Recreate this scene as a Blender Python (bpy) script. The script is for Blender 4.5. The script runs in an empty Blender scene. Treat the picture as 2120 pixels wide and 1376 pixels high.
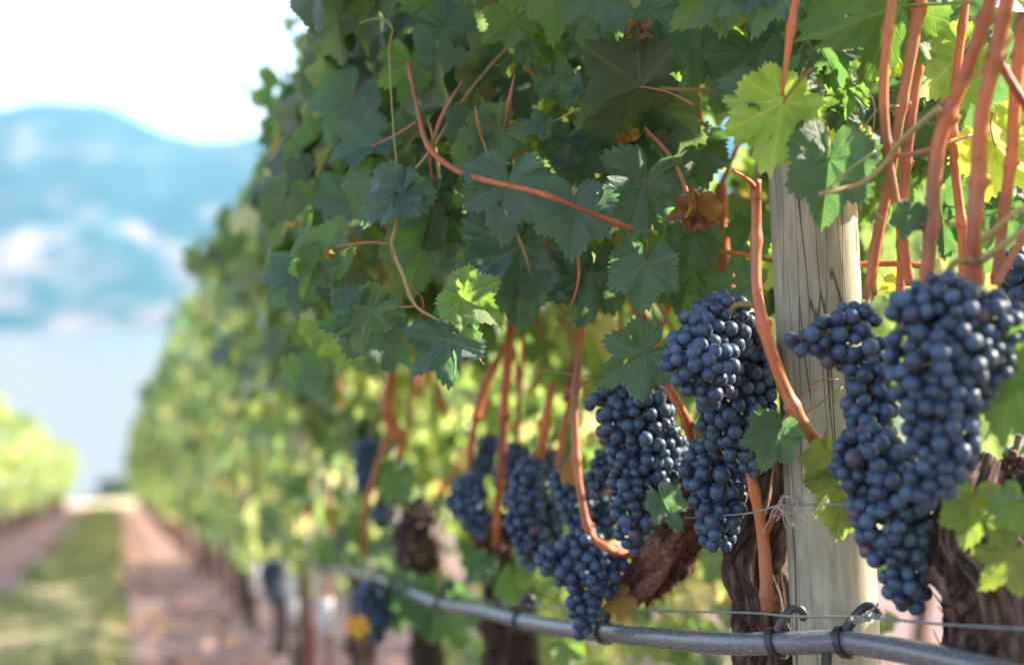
import bpy, bmesh, math, random
import numpy as np
from mathutils import Vector, Matrix, noise
R = math.radians
sc = bpy.context.scene
col = sc.collection
RNG = random.Random(7)

# ------------------------------------------------------------------ camera
W, H, F = 2120, 1376, 2944.0          # photo pixels, focal length in photo pixels (50 mm on 36 mm)
CAMZ = 0.72
SLOPE = 0.11                          # the rows run downhill to the lake
YAW, PITCH = math.atan(820 / F), math.atan(28 / F)
cam_d = bpy.data.cameras.new('camera')
cam = bpy.data.objects.new('camera', cam_d); col.objects.link(cam); sc.camera = cam
cam_d.lens = 50; cam_d.sensor_width = 36; cam_d.clip_start = 0.02; cam_d.clip_end = 40000
cam.location = (0, 0, CAMZ)
cam.rotation_euler = (R(90) - PITCH, 0, -YAW)
cam_d.dof.use_dof = True
cam_d.dof.focus_distance = 1.33
cam_d.dof.aperture_fstop = 2.5
CM = Matrix.Translation((0, 0, CAMZ)) @ cam.rotation_euler.to_matrix().to_4x4()
CI = CM.inverted()
CR = cam.rotation_euler.to_matrix()

def P(px, py, Z):
    return CM @ Vector(((px - W / 2) / F * Z, (H / 2 - py) / F * Z, -Z))
def proj(p):
    q = CI @ Vector(p)
    z = -q.z
    if z < 0.05: return (-9999, -9999, z)
    return (W / 2 + q.x / z * F, H / 2 - q.y / z * F, z)
def idir(dx, dy, dz=0.0):             # image direction (right, down, away) as a world vector
    return CR @ Vector((dx, -dy, -dz))

# ------------------------------------------------------------------ world, sun, exposure
SUN_EL, SUN_AZ = R(33), R(90)         # azimuth clockwise from +Y (down the rows)
w = bpy.data.worlds.new('World'); sc.world = w; w.use_nodes = True
nt = w.node_tree; bg = nt.nodes['Background']
sky = nt.nodes.new('ShaderNodeTexSky'); sky.sky_type = 'NISHITA'; sky.sun_disc = False
sky.sun_elevation = SUN_EL; sky.sun_rotation = SUN_AZ
sky.air_density = 1.0; sky.dust_density = 2.5; sky.ozone_density = 1.0
wb = nt.nodes.new('ShaderNodeMix'); wb.data_type = 'RGBA'; wb.blend_type = 'MULTIPLY'; wb.inputs[0].default_value = 1
wb.inputs[7].default_value = (1.14, 1.0, 0.97, 1); nt.links.new(sky.outputs[0], wb.inputs[6]); nt.links.new(wb.outputs[2], bg.inputs[0]); bg.inputs[1].default_value = 0.15
sd = bpy.data.lights.new('sun', 'SUN'); sun = bpy.data.objects.new('sun', sd); col.objects.link(sun)
sd.energy = 4.7; sd.angle = R(0.5); sd.color = (1.0, 0.9, 0.76)
tosun = Vector((math.sin(SUN_AZ) * math.cos(SUN_EL), math.cos(SUN_AZ) * math.cos(SUN_EL), math.sin(SUN_EL)))
sun.rotation_euler = tosun.to_track_quat('Z', 'Y').to_euler(); sun.location = (6, 0, 8)
sc.view_settings.view_transform = 'Standard'; sc.view_settings.look = 'None'
sc.view_settings.exposure = 2.05; sc.view_settings.gamma = 1.0
sc.render.engine = 'CYCLES'
sc.cycles.use_denoising = True
sc.cycles.max_bounces = 8; sc.cycles.diffuse_bounces = 4; sc.cycles.glossy_bounces = 3
sc.cycles.transmission_bounces = 5; sc.cycles.volume_bounces = 0; sc.cycles.transparent_max_bounces = 4
sc.cycles.caustics_reflective = False; sc.cycles.caustics_refractive = False
sc.cycles.sample_clamp_indirect = 6

# ------------------------------------------------------------------ tags
def tag(o, label=None, cat=None, group=None, kind=None):
    if label: o['label'] = label
    if cat: o['category'] = cat
    if group: o['group'] = group
    if kind: o['kind'] = kind
    return o
def link(name, me, parent=None, mats=()):
    o = bpy.data.objects.new(name, me); col.objects.link(o)
    for m in mats:
        if me is not None: me.materials.append(m)
    if parent is not None:
        o.parent = parent
        o.matrix_parent_inverse = Matrix.Translation(-parent.location) if parent.rotation_euler[:] == (0, 0, 0) else parent.matrix_world.inverted()
    return o
def empty(name, loc):
    o = bpy.data.objects.new(name, None); col.objects.link(o); o.location = loc
    o.empty_display_size = 0.05
    return o
def mesh(name, verts, faces, smooth=True):
    me = bpy.data.meshes.new(name); me.from_pydata([tuple(v) for v in verts], [], faces)
    if smooth: me.polygons.foreach_set('use_smooth', [True] * len(me.polygons))
    me.update(); return me

# ------------------------------------------------------------------ node helper
class NT:
    def __init__(s, name):
        s.m = bpy.data.materials.new(name); s.m.use_nodes = True
        s.t = s.m.node_tree; s.t.nodes.clear()
        s.out = s.t.nodes.new('ShaderNodeOutputMaterial')
    def n(s, typ, **kw):
        nd = s.t.nodes.new(typ)
        for k, v in kw.items():
            if k.startswith('i_'):
                nd.inputs[k[2:].replace('_', ' ')].default_value = v
            else: setattr(nd, k, v)
        return nd
    def l(s, a, b): s.t.links.new(a, b)
    def math(s, op, a, b=None, c=None, clamp=False):
        nd = s.t.nodes.new('ShaderNodeMath'); nd.operation = op; nd.use_clamp = clamp
        for i, v in enumerate((a, b, c)):
            if v is None: continue
            if hasattr(v, 'type') and hasattr(v, 'links'): s.l(v, nd.inputs[i])
            else: nd.inputs[i].default_value = v
        return nd.outputs[0]
    def mix(s, f, a, b, blend='MIX'):
        nd = s.t.nodes.new('ShaderNodeMix'); nd.data_type = 'RGBA'; nd.blend_type = blend
        for i, v in ((0, f), (6, a), (7, b)):
            if hasattr(v, 'links'): s.l(v, nd.inputs[i])
            elif i == 0: nd.inputs[0].default_value = v
            else: nd.inputs[i].default_value = (*v[:3], 1)
        return nd.outputs[2]
    def ramp(s, f, stops):
        nd = s.t.nodes.new('ShaderNodeValToRGB'); s.l(f, nd.inputs[0]); e = nd.color_ramp.elements
        while len(e) < len(stops): e.new(0.5)
        for el, (p, c) in zip(e, stops):
            el.position = p; el.color = (*c[:3], 1) if hasattr(c, '__len__') else (c, c, c, 1)
        return nd.outputs[0]
    def noise(s, vec=None, scale=5, detail=3, rough=0.5, out=0, dist=0.0):
        nd = s.t.nodes.new('ShaderNodeTexNoise'); nd.inputs['Scale'].default_value = scale
        nd.inputs['Detail'].default_value = detail; nd.inputs['Roughness'].default_value = rough
        nd.inputs['Distortion'].default_value = dist
        if vec is not None: s.l(vec, nd.inputs['Vector'])
        return nd.outputs[out]
    def coord(s, which='Object', scale=None):
        tc = s.t.nodes.new('ShaderNodeTexCoord'); o = tc.outputs[which]
        if scale is not None:
            mp = s.t.nodes.new('ShaderNodeMapping'); mp.inputs['Scale'].default_value = scale
            s.l(o, mp.inputs[0]); o = mp.outputs[0]
        return o
    def bump(s, h, strength=0.3, dist=0.01):
        nd = s.t.nodes.new('ShaderNodeBump'); nd.inputs['Strength'].default_value = strength
        nd.inputs['Distance'].default_value = dist; s.l(h, nd.inputs['Height']); return nd.outputs[0]
    def bsdf(s, colr, rough=0.6, spec=0.5, normal=None, **kw):
        b = s.t.nodes.new('ShaderNodeBsdfPrincipled')
        if hasattr(colr, 'links'): s.l(colr, b.inputs['Base Color'])
        else: b.inputs['Base Color'].default_value = (*colr[:3], 1)
        if hasattr(rough, 'links'): s.l(rough, b.inputs['Roughness'])
        else: b.inputs['Roughness'].default_value = rough
        b.inputs['Specular IOR Level'].default_value = spec
        if normal is not None: s.l(normal, b.inputs['Normal'])
        for k, v in kw.items(): b.inputs[k.replace('_', ' ')].default_value = v
        return b.outputs[0]
    def done(s, sh, vol=None):
        s.l(sh, s.out.inputs[0]); return s.m
    def rnd(s):
        a = s.n('ShaderNodeObjectInfo'); g = s.n('ShaderNodeNewGeometry')
        return s.math('FRACT', s.math('ADD', s.math('MULTIPLY', a.outputs['Random'], 7.31), s.math('MULTIPLY', g.outputs['Random Per Island'], 3.77)))

# ------------------------------------------------------------------ materials
def leaf_material(name, detailed=True):
    k = NT(name)
    info = k.n('ShaderNodeObjectInfo'); geo = k.n('ShaderNodeNewGeometry')
    r = k.rnd(); r2 = k.math('FRACT', k.math('MULTIPLY', r, 13.7))
    hand = k.math('GREATER_THAN', info.outputs['Object Index'], 0.5)      # leaves with a hand-set tint
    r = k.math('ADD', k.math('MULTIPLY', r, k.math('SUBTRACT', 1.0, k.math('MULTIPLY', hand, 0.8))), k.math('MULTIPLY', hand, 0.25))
    top = k.ramp(r, [(0.0, (0.042, 0.062, 0.058)), (0.3, (0.058, 0.086, 0.068)), (0.55, (0.070, 0.108, 0.060)), (0.8, (0.105, 0.145, 0.058)), (0.96, (0.13, 0.14, 0.05)), (1.0, (0.24, 0.16, 0.06))] if detailed else [(0.0, (0.030, 0.056, 0.045)), (0.35, (0.065, 0.110, 0.065)), (0.6, (0.13, 0.190, 0.080)), (0.8, (0.20, 0.25, 0.095)), (0.93, (0.34, 0.34, 0.16)), (1.0, (0.42, 0.30, 0.13))])
    tr = k.ramp(r, [(0.0, (0.20, 0.38, 0.10)), (0.5, (0.33, 0.52, 0.13)), (0.85, (0.52, 0.65, 0.17)), (0.95, (0.66, 0.62, 0.17)), (1.0, (0.70, 0.44, 0.12))] if detailed else [(0.0, (0.16, 0.34, 0.07)), (0.5, (0.38, 0.56, 0.13)), (0.85, (0.68, 0.74, 0.22)), (0.95, (0.85, 0.78, 0.36)), (1.0, (0.80, 0.50, 0.16))])
    uv = k.n('ShaderNodeUVMap').outputs[0]
    nse = k.noise(k.coord('Object'), 38 if detailed else 9, 3, 0.6)
    top = k.mix(1.0, top, k.ramp(nse, [(0.3, 0.72), (0.7, 1.25)]), 'MULTIPLY')
    h = None; vein = None
    if detailed:
        sx = k.n('ShaderNodeSeparateXYZ'); k.l(uv, sx.inputs[0]); x, y = sx.outputs[0], sx.outputs[1]
        th = k.math('ARCTAN2', x, y); t = k.math('ABSOLUTE', th)
        a = k.math('MULTIPLY', k.math('GREATER_THAN', t, R(26)), R(52))
        a = k.math('ADD', a, k.math('MULTIPLY', k.math('GREATER_THAN', t, R(79)), R(54)))
        a = k.math('ADD', a, k.math('MULTIPLY', k.math('GREATER_THAN', t, R(126)), R(42)))
        d = k.math('SUBTRACT', t, a)
        ln = k.math('SQRT', k.math('ADD', k.math('MULTIPLY', x, x), k.math('MULTIPLY', y, y)))
        u = k.math('MULTIPLY', ln, k.math('COSINE', d)); wd = k.math('MULTIPLY', ln, k.math('SINE', d)); wa = k.math('ABSOLUTE', wd)
        v1 = k.math('SMOOTH_MIN', 1.0, k.math('DIVIDE', 0.007, k.math('ADD', wa, 0.003)), 0.1)
        v1 = k.math('MULTIPLY', v1, k.math('LESS_THAN', wa, 0.035))
        wob = k.math('MULTIPLY', k.noise(uv, 3.0, 1), 0.25)
        s = k.math('ADD', k.math('MULTIPLY', k.math('SUBTRACT', u, k.math('MULTIPLY', wa, 0.95)), 6.5), k.math('MULTIPLY', k.math('GREATER_THAN', wd, 0.0), 0.5))
        s = k.math('ADD', s, wob)
        fr = k.math('ABSOLUTE', k.math('SUBTRACT', k.math('FRACT', s), 0.5))
        v2 = k.math('SUBTRACT', 1.0, k.math('MULTIPLY', fr, 13.0), clamp=True)
        vo = k.n('ShaderNodeTexVoronoi', feature='DISTANCE_TO_EDGE'); vo.inputs['Scale'].default_value = 20; k.l(uv, vo.inputs['Vector'])
        v3 = k.math('SUBTRACT', 1.0, k.math('MULTIPLY', vo.outputs[0], 14.0), clamp=True)
        vein = k.math('MAXIMUM', k.math('MULTIPLY', v1, 1.0), k.math('MULTIPLY', v2, 0.55), clamp=True)
        vcol = k.mix(1.0, (0.20, 0.26, 0.09), info.outputs['Color'], 'MULTIPLY')
        h = k.math('ADD', k.math('MULTIPLY', vein, -1.0), k.math('MULTIPLY', v3, -0.25))
        h = k.math('ADD', h, k.math('MULTIPLY', nse, 1.2))
        nrm = k.bump(h, 0.55, 0.0018)
        # dry specks and dust
        sp = k.noise(uv, 34, 2, 0.6)
        dust = k.math('MULTIPLY', k.ramp(sp, [(0.62, 0.0), (0.72, 1.0)]), 0.35)
        edge = k.ramp(ln, [(0.80, 0.0), (1.0, 1.0)])
        spot = k.math('MULTIPLY', k.ramp(k.noise(uv, 7, 2), [(0.63, 0.0), (0.67, 1.0)]), k.math('GREATER_THAN', r2, 0.55))
        top = k.mix(k.math('MULTIPLY', dust, 1.0), top, (0.22, 0.25, 0.20))
        top = k.mix(k.math('MULTIPLY', spot, 0.55), top, (0.20, 0.12, 0.04))
    else:
        nrm = k.bump(nse, 0.5, 0.01)
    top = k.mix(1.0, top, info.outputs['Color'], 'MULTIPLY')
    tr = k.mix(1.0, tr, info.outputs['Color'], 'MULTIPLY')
    under = k.mix(0.45, top, (0.13, 0.20, 0.085))
    under = k.mix(1.0, under, info.outputs['Color'], 'MULTIPLY')
    if vein is not None:
        top = k.mix(k.math('MULTIPLY', vein, 0.34), top, vcol)
        under = k.mix(k.math('MULTIPLY', vein, 0.55), under, k.mix(1.0, (0.30, 0.34, 0.13), info.outputs['Color'], 'MULTIPLY'))
        tr = k.mix(k.math('MULTIPLY', vein, 0.45), tr, k.mix(1.0, (0.42, 0.50, 0.12), info.outputs['Color'], 'MULTIPLY'))
    colr = k.mix(geo.outputs['Backfacing'], top, under)
    rough = k.math('ADD', 0.40 if detailed else 0.30, k.math('MULTIPLY', geo.outputs['Backfacing'], 0.25))
    b = k.bsdf(colr, rough, 0.75, nrm)
    tl = k.n('ShaderNodeBsdfTranslucent'); k.l(tr, tl.inputs[0]); k.l(nrm, tl.inputs[1])
    mx = k.n('ShaderNodeMixShader'); mx.inputs[0].default_value = 0.38 if detailed else 0.52
    k.l(b, mx.inputs[1]); k.l(tl.outputs[0], mx.inputs[2])
    return k.done(mx.outputs[0])

M = {}
M['leaf'] = leaf_material('vine_leaf', True)
M['leaf_far'] = leaf_material('vine_leaf_far', False)  # paler ramp: backlight and sun glints of the far row put into the colour

k = NT('petiole'); c = k.mix(k.ramp(k.rnd(), [(0.35, 0.0), (0.65, 1.0)]), (0.26, 0.24, 0.06), (0.36, 0.13, 0.07)); M['petiole'] = k.done(k.bsdf(c, 0.45))
k = NT('green_shoot'); c = k.mix(k.noise(k.coord('Object'), 14, 2), (0.28, 0.30, 0.09), (0.38, 0.19, 0.09)); M['shoot'] = k.done(k.bsdf(c, 0.45))
def cane_material(name, a, b, dark):
    k = NT(name)
    uv = k.n('ShaderNodeUVMap').outputs[0]
    mp = k.n('ShaderNodeMapping'); mp.inputs['Scale'].default_value = (26, 2.2, 1); k.l(uv, mp.inputs[0])
    st = k.noise(mp.outputs[0], 2.0, 4, 0.65)
    big = k.noise(k.coord('Object'), 13, 3)
    c = k.mix(k.ramp(st, [(0.35, 0.0), (0.62, 1.0)]), a, b)
    c = k.mix(k.ramp(st, [(0.30, 0.75), (0.40, 0.0)]), c, dark)
    c = k.mix(k.ramp(big, [(0.46, 0.0), (0.66, 0.85)]), c, dark)
    c = k.mix(k.ramp(k.noise(k.coord('Object'), 7, 2), [(0.50, 0.0), (0.65, 0.5)]), c, (0.36, 0.20, 0.115))
    c = k.mix(1.0, c, k.ramp(k.n('ShaderNodeObjectInfo').outputs['Random'], [(0.0, (0.80, 0.80, 0.80)), (1.0, (1.22, 1.18, 1.12))]), 'MULTIPLY')
    spk = k.noise(k.coord('Object'), 260, 1)
    c = k.mix(k.ramp(spk, [(0.68, 0.0), (0.74, 0.7)]), c, (0.05, 0.03, 0.02))
    return k.done(k.bsdf(c, 0.48, 0.45, k.bump(st, 0.5, 0.0012)))
M['cane'] = cane_material('cane_bark', (0.46, 0.098, 0.030), (0.63, 0.21, 0.075), (0.20, 0.052, 0.024))
k = NT('old_bark')
uv = k.n('ShaderNodeUVMap').outputs[0]
mp = k.n('ShaderNodeMapping'); mp.inputs['Scale'].default_value = (24, 1.5, 1); k.l(uv, mp.inputs[0])
s1 = k.noise(mp.outputs[0], 2.2, 7, 0.75, dist=0.5)
c = k.ramp(s1, [(0.34, (0.025, 0.014, 0.011)), (0.5, (0.12, 0.072, 0.056)), (0.66, (0.30, 0.22, 0.18))])
c = k.mix(1.0, c, k.ramp(k.rnd(), [(0.0, 0.7), (1.0, 1.5)]), 'MULTIPLY')
M['bark'] = k.done(k.bsdf(c, 0.9, 0.2, k.bump(s1, 1.0, 0.008)))
k = NT('berry_skin')
oi = k.n('ShaderNodeObjectInfo'); r = k.rnd(); r2 = k.math('FRACT', k.math('MULTIPLY', r, 17.3))
tc = k.coord('Object'); add = k.n('ShaderNodeVectorMath', operation='ADD'); k.l(tc, add.inputs[0])
cx = k.n('ShaderNodeCombineXYZ'); k.l(k.math('MULTIPLY', r, 40), cx.inputs[0]); k.l(cx.outputs[0], add.inputs[1])
n1 = k.noise(add.outputs[0], 230, 5, 0.7, dist=1.3); n2 = k.noise(add.outputs[0], 900, 2)
skin = k.ramp(r, [(0.0, (0.010, 0.010, 0.022)), (0.7, (0.016, 0.014, 0.030)), (0.955, (0.030, 0.016, 0.035)), (0.995, (0.10, 0.02, 0.035)), (1.0, (0.18, 0.03, 0.03))])
bloom = k.mix(r2, (0.036, 0.110, 0.185), (0.068, 0.140, 0.225))
bf = k.ramp(k.math('ADD', n1, k.math('MULTIPLY', r2, 0.10)), [(0.40, 0.05), (0.50, 0.75), (0.75, 1.0)])
sxb = k.n('ShaderNodeSeparateXYZ'); k.l(tc, sxb.inputs[0]); dd = k.math('ADD', k.math('MULTIPLY', sxb.outputs[0], sxb.outputs[0]), k.math('MULTIPLY', sxb.outputs[1], sxb.outputs[1]))
scar = k.math('MULTIPLY', k.math('LESS_THAN', dd, 0.0000009), k.math('LESS_THAN', sxb.outputs[2], 0.0))
bf = k.math('MULTIPLY', bf, k.math('SUBTRACT', 1.0, k.math('MULTIPLY', scar, 0.85)))
bf = k.math('MULTIPLY', bf, k.ramp(n2, [(0.25, 0.82), (0.6, 1.0)]))
bf = k.math('MULTIPLY', bf, k.math('ADD', 0.50, k.math('MULTIPLY', r2, 0.38)))
c = k.mix(bf, skin, bloom)
M['berry'] = k.done(k.bsdf(c, k.math('ADD', 0.25, k.math('MULTIPLY', bf, 0.45)), 0.5, k.bump(n2, 0.08, 0.0004), Sheen_Weight=0.16, Sheen_Roughness=0.4, Sheen_Tint=(0.8, 0.9, 1.0, 1)))
k = NT('raisin_skin'); n1 = k.noise(k.coord('Object'), 120, 4); c = k.ramp(n1, [(0.3, (0.05, 0.03, 0.035)), (0.7, (0.18, 0.10, 0.09))]); M['raisin'] = k.done(k.bsdf(c, 0.7, 0.3, k.bump(n1, 0.8, 0.002)))
k = NT('bunch_stem'); c = k.mix(k.noise(k.coord('Object'), 60, 2), (0.16, 0.17, 0.05), (0.24, 0.11, 0.05)); M['stem'] = k.done(k.bsdf(c, 0.6))
# weathered post
k = NT('weathered_wood')
uv = k.n('ShaderNodeUVMap').outputs[0]
mp = k.n('ShaderNodeMapping'); mp.inputs['Scale'].default_value = (30, 1.6, 1); k.l(uv, mp.inputs[0])
g1 = k.noise(mp.outputs[0], 1.0, 6, 0.6, dist=0.5)
mp2 = k.n('ShaderNodeMapping'); mp2.inputs['Scale'].default_value = (20, 0.40, 1); k.l(uv, mp2.inputs[0])
vo = k.n('ShaderNodeTexVoronoi', feature='DISTANCE_TO_EDGE'); vo.inputs['Scale'].default_value = 1.0
wv = k.n('ShaderNodeVectorMath', operation='ADD'); k.l(mp2.outputs[0], wv.inputs[0])
sc2 = k.n('ShaderNodeVectorMath', operation='SCALE'); sc2.inputs['Scale'].default_value = 0.35; k.l(k.noise(mp2.outputs[0], 1.2, 2, out=1), sc2.inputs[0]); k.l(sc2.outputs[0], wv.inputs[1]); k.l(wv.outputs[0], vo.inputs['Vector'])
crk = k.ramp(vo.outputs[0], [(0.0, 1.0), (0.012, 0.8), (0.028, 0.0)])
crk = k.math('MULTIPLY', crk, k.ramp(k.noise(mp2.outputs[0], 0.9, 2), [(0.44, 0.0), (0.54, 0.9)]))
c = k.ramp(g1, [(0.25, (0.27, 0.245, 0.165)), (0.5, (0.44, 0.41, 0.295)), (0.8, (0.58, 0.555, 0.42))])
c = k.mix(k.ramp(k.noise(k.coord('Object'), 6, 3), [(0.4, 0.0), (0.7, 0.55)]), c, (0.36, 0.34, 0.25))
mp3 = k.n('ShaderNodeMapping'); mp3.inputs['Scale'].default_value = (5, 0.35, 1); k.l(uv, mp3.inputs[0])
c = k.mix(k.ramp(k.noise(mp3.outputs[0], 1.6, 4, .65), [(0.45, 0.0), (0.70, 0.6)]), c, (0.19, 0.165, 0.12))
c = k.mix(k.math('MULTIPLY', crk, 0.9), c, (0.03, 0.022, 0.015))
hh = k.math('SUBTRACT', k.math('MULTIPLY', g1, 0.5), k.math('MULTIPLY', crk, 2.0))
M['post'] = k.done(k.bsdf(c, 0.8, 0.25, k.bump(hh, 0.6, 0.002)))
k = NT('hose_plastic')
nn = k.noise(k.coord('Object', (1, 1, 1)), 45, 5, 0.65)
uv = k.n('ShaderNodeUVMap').outputs[0]; mp = k.n('ShaderNodeMapping'); mp.inputs['Scale'].default_value = (9, 3, 1); k.l(uv, mp.inputs[0])
n2 = k.noise(mp.outputs[0], 3, 4, 0.7)
dst = k.ramp(n2, [(0.45, 0.04), (0.75, 0.5)])
c = k.mix(dst, (0.12, 0.12, 0.125), (0.30, 0.29, 0.28))
M['hose'] = k.done(k.bsdf(c, k.math('ADD', 0.16, k.math('MULTIPLY', dst, 0.5)), 0.6, k.bump(nn, 0.12, 0.0015)))
k = NT('clip_plastic'); M['clip'] = k.done(k.bsdf(k.mix(k.noise(k.coord('Object'), 200, 3), (0.012, 0.012, 0.014), (0.05, 0.05, 0.05)), 0.38, 0.5))
k = NT('galvanised_wire'); M['wire'] = k.done(k.bsdf(k.mix(k.noise(k.coord('Object'), 90, 3), (0.30, 0.31, 0.32), (0.16, 0.14, 0.13)), 0.5, 0.5, Metallic=0.35))
k = NT('string'); M['string'] = k.done(k.bsdf(k.mix(k.noise(k.coord('Object'), 150, 3), (0.42, 0.40, 0.36), (0.28, 0.20, 0.13)), 0.85))
k = NT('white_guard'); M['guard'] = k.done(k.bsdf(k.mix(k.noise(k.coord('Object'), 25, 3), (0.75, 0.77, 0.80), (0.60, 0.58, 0.56)), 0.6))
k = NT('rusty_metal'); M['rust'] = k.done(k.bsdf(k.mix(k.noise(k.coord('Object'), 30, 4), (0.42, 0.12, 0.08), (0.25, 0.09, 0.06)), 0.75))
k = NT('soil')
cg = k.coord('Object'); n1 = k.noise(cg, 1.3, 6, 0.65); n2 = k.noise(cg, 22, 4, 0.7); n3 = k.noise(cg, 0.35, 3)
c = k.ramp(n2, [(0.3, (0.14, 0.092, 0.090)), (0.5, (0.24, 0.168, 0.162)), (0.7, (0.37, 0.27, 0.26))])
c = k.mix(k.ramp(n1, [(0.42, 0.0), (0.62, 0.75)]), c, (0.23, 0.16, 0.15))
sx = k.n('ShaderNodeSeparateXYZ'); k.l(cg, sx.inputs[0])
dry = k.ramp(k.math('DIVIDE', sx.outputs[1], 100), [(0.38, 0.0), (0.46, 1.0)])
c = k.mix(dry, c, k.mix(n1, (0.46, 0.38, 0.22), (0.62, 0.52, 0.34)))
M['soil'] = k.done(k.bsdf(c, 0.95, 0.15, k.bump(n2, 0.8, 0.03)))
k = NT('grass_base')
cg = k.coord('Object'); n1 = k.noise(k.coord('Object', (1.0, 0.45, 1)), 2.6, 4, 0.6); n2 = k.noise(cg, 30, 3)
c = k.ramp(n1, [(0.36, (0.12, 0.135, 0.065)), (0.5, (0.25, 0.225, 0.11)), (0.58, (0.42, 0.34, 0.17)), (0.8, (0.42, 0.31, 0.22))])
M['grass_base'] = k.done(k.bsdf(c, 0.95, 0.1, k.bump(n2, 0.8, 0.02)))
k = NT('grass_blade')
r = k.rnd(); c = k.ramp(r, [(0.0, (0.07, 0.12, 0.045)), (0.5, (0.15, 0.20, 0.06)), (1.0, (0.42, 0.36, 0.15))]); M['blade'] = k.done(k.bsdf(c, 0.6, 0.3))
k = NT('litter_leaf')
r = k.rnd(); c = k.ramp(r, [(0.0, (0.26, 0.12, 0.09)), (0.5, (0.40, 0.24, 0.15)), (0.8, (0.42, 0.18, 0.13)), (1.0, (0.50, 0.36, 0.16))]); M['litter'] = k.done(k.bsdf(c, 0.8, 0.2))
k = NT('water')
nn = k.noise(k.coord('Object', (0.02, 0.05, 1)), 1.0, 4, 0.6)
M['water'] = k.done(k.bsdf((0.15, 0.15, 0.14), 0.28, 0.5, k.bump(nn, 0.15, 1.0)))
k = NT('mountainside')
cg = k.coord('Object'); n1 = k.noise(k.coord('Object', (1, 0.4, 1.8)), 0.0034, 4, 0.55); n2 = k.noise(cg, 0.011, 3, 0.6)
sx = k.n('ShaderNodeSeparateXYZ'); k.l(cg, sx.inputs[0])
lowf = k.ramp(k.math('DIVIDE', sx.outputs[2], 1000), [(0.0, 0.09), (0.35, 0.05), (0.6, 0.0)])
f = k.math('ADD', k.math('ADD', k.math('MULTIPLY', n1, 0.8), k.math('MULTIPLY', n2, 0.2)), lowf)
c = k.ramp(f, [(0.46, (0.006, 0.035, 0.045)), (0.54, (0.02, 0.055, 0.055)), (0.62, (0.15, 0.12, 0.115)), (0.74, (0.25, 0.19, 0.175))])  # dark stops tinted blue, part of the haze put into the colour
M['mountain'] = k.done(k.bsdf(c, 1.0, 0.0))
k = NT('tree_leaf'); r = k.rnd(); c = k.ramp(r, [(0.0, (0.03, 0.08, 0.05)), (1.0, (0.09, 0.15, 0.07))]); M['treeleaf'] = k.done(k.bsdf(c, 0.6))
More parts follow.
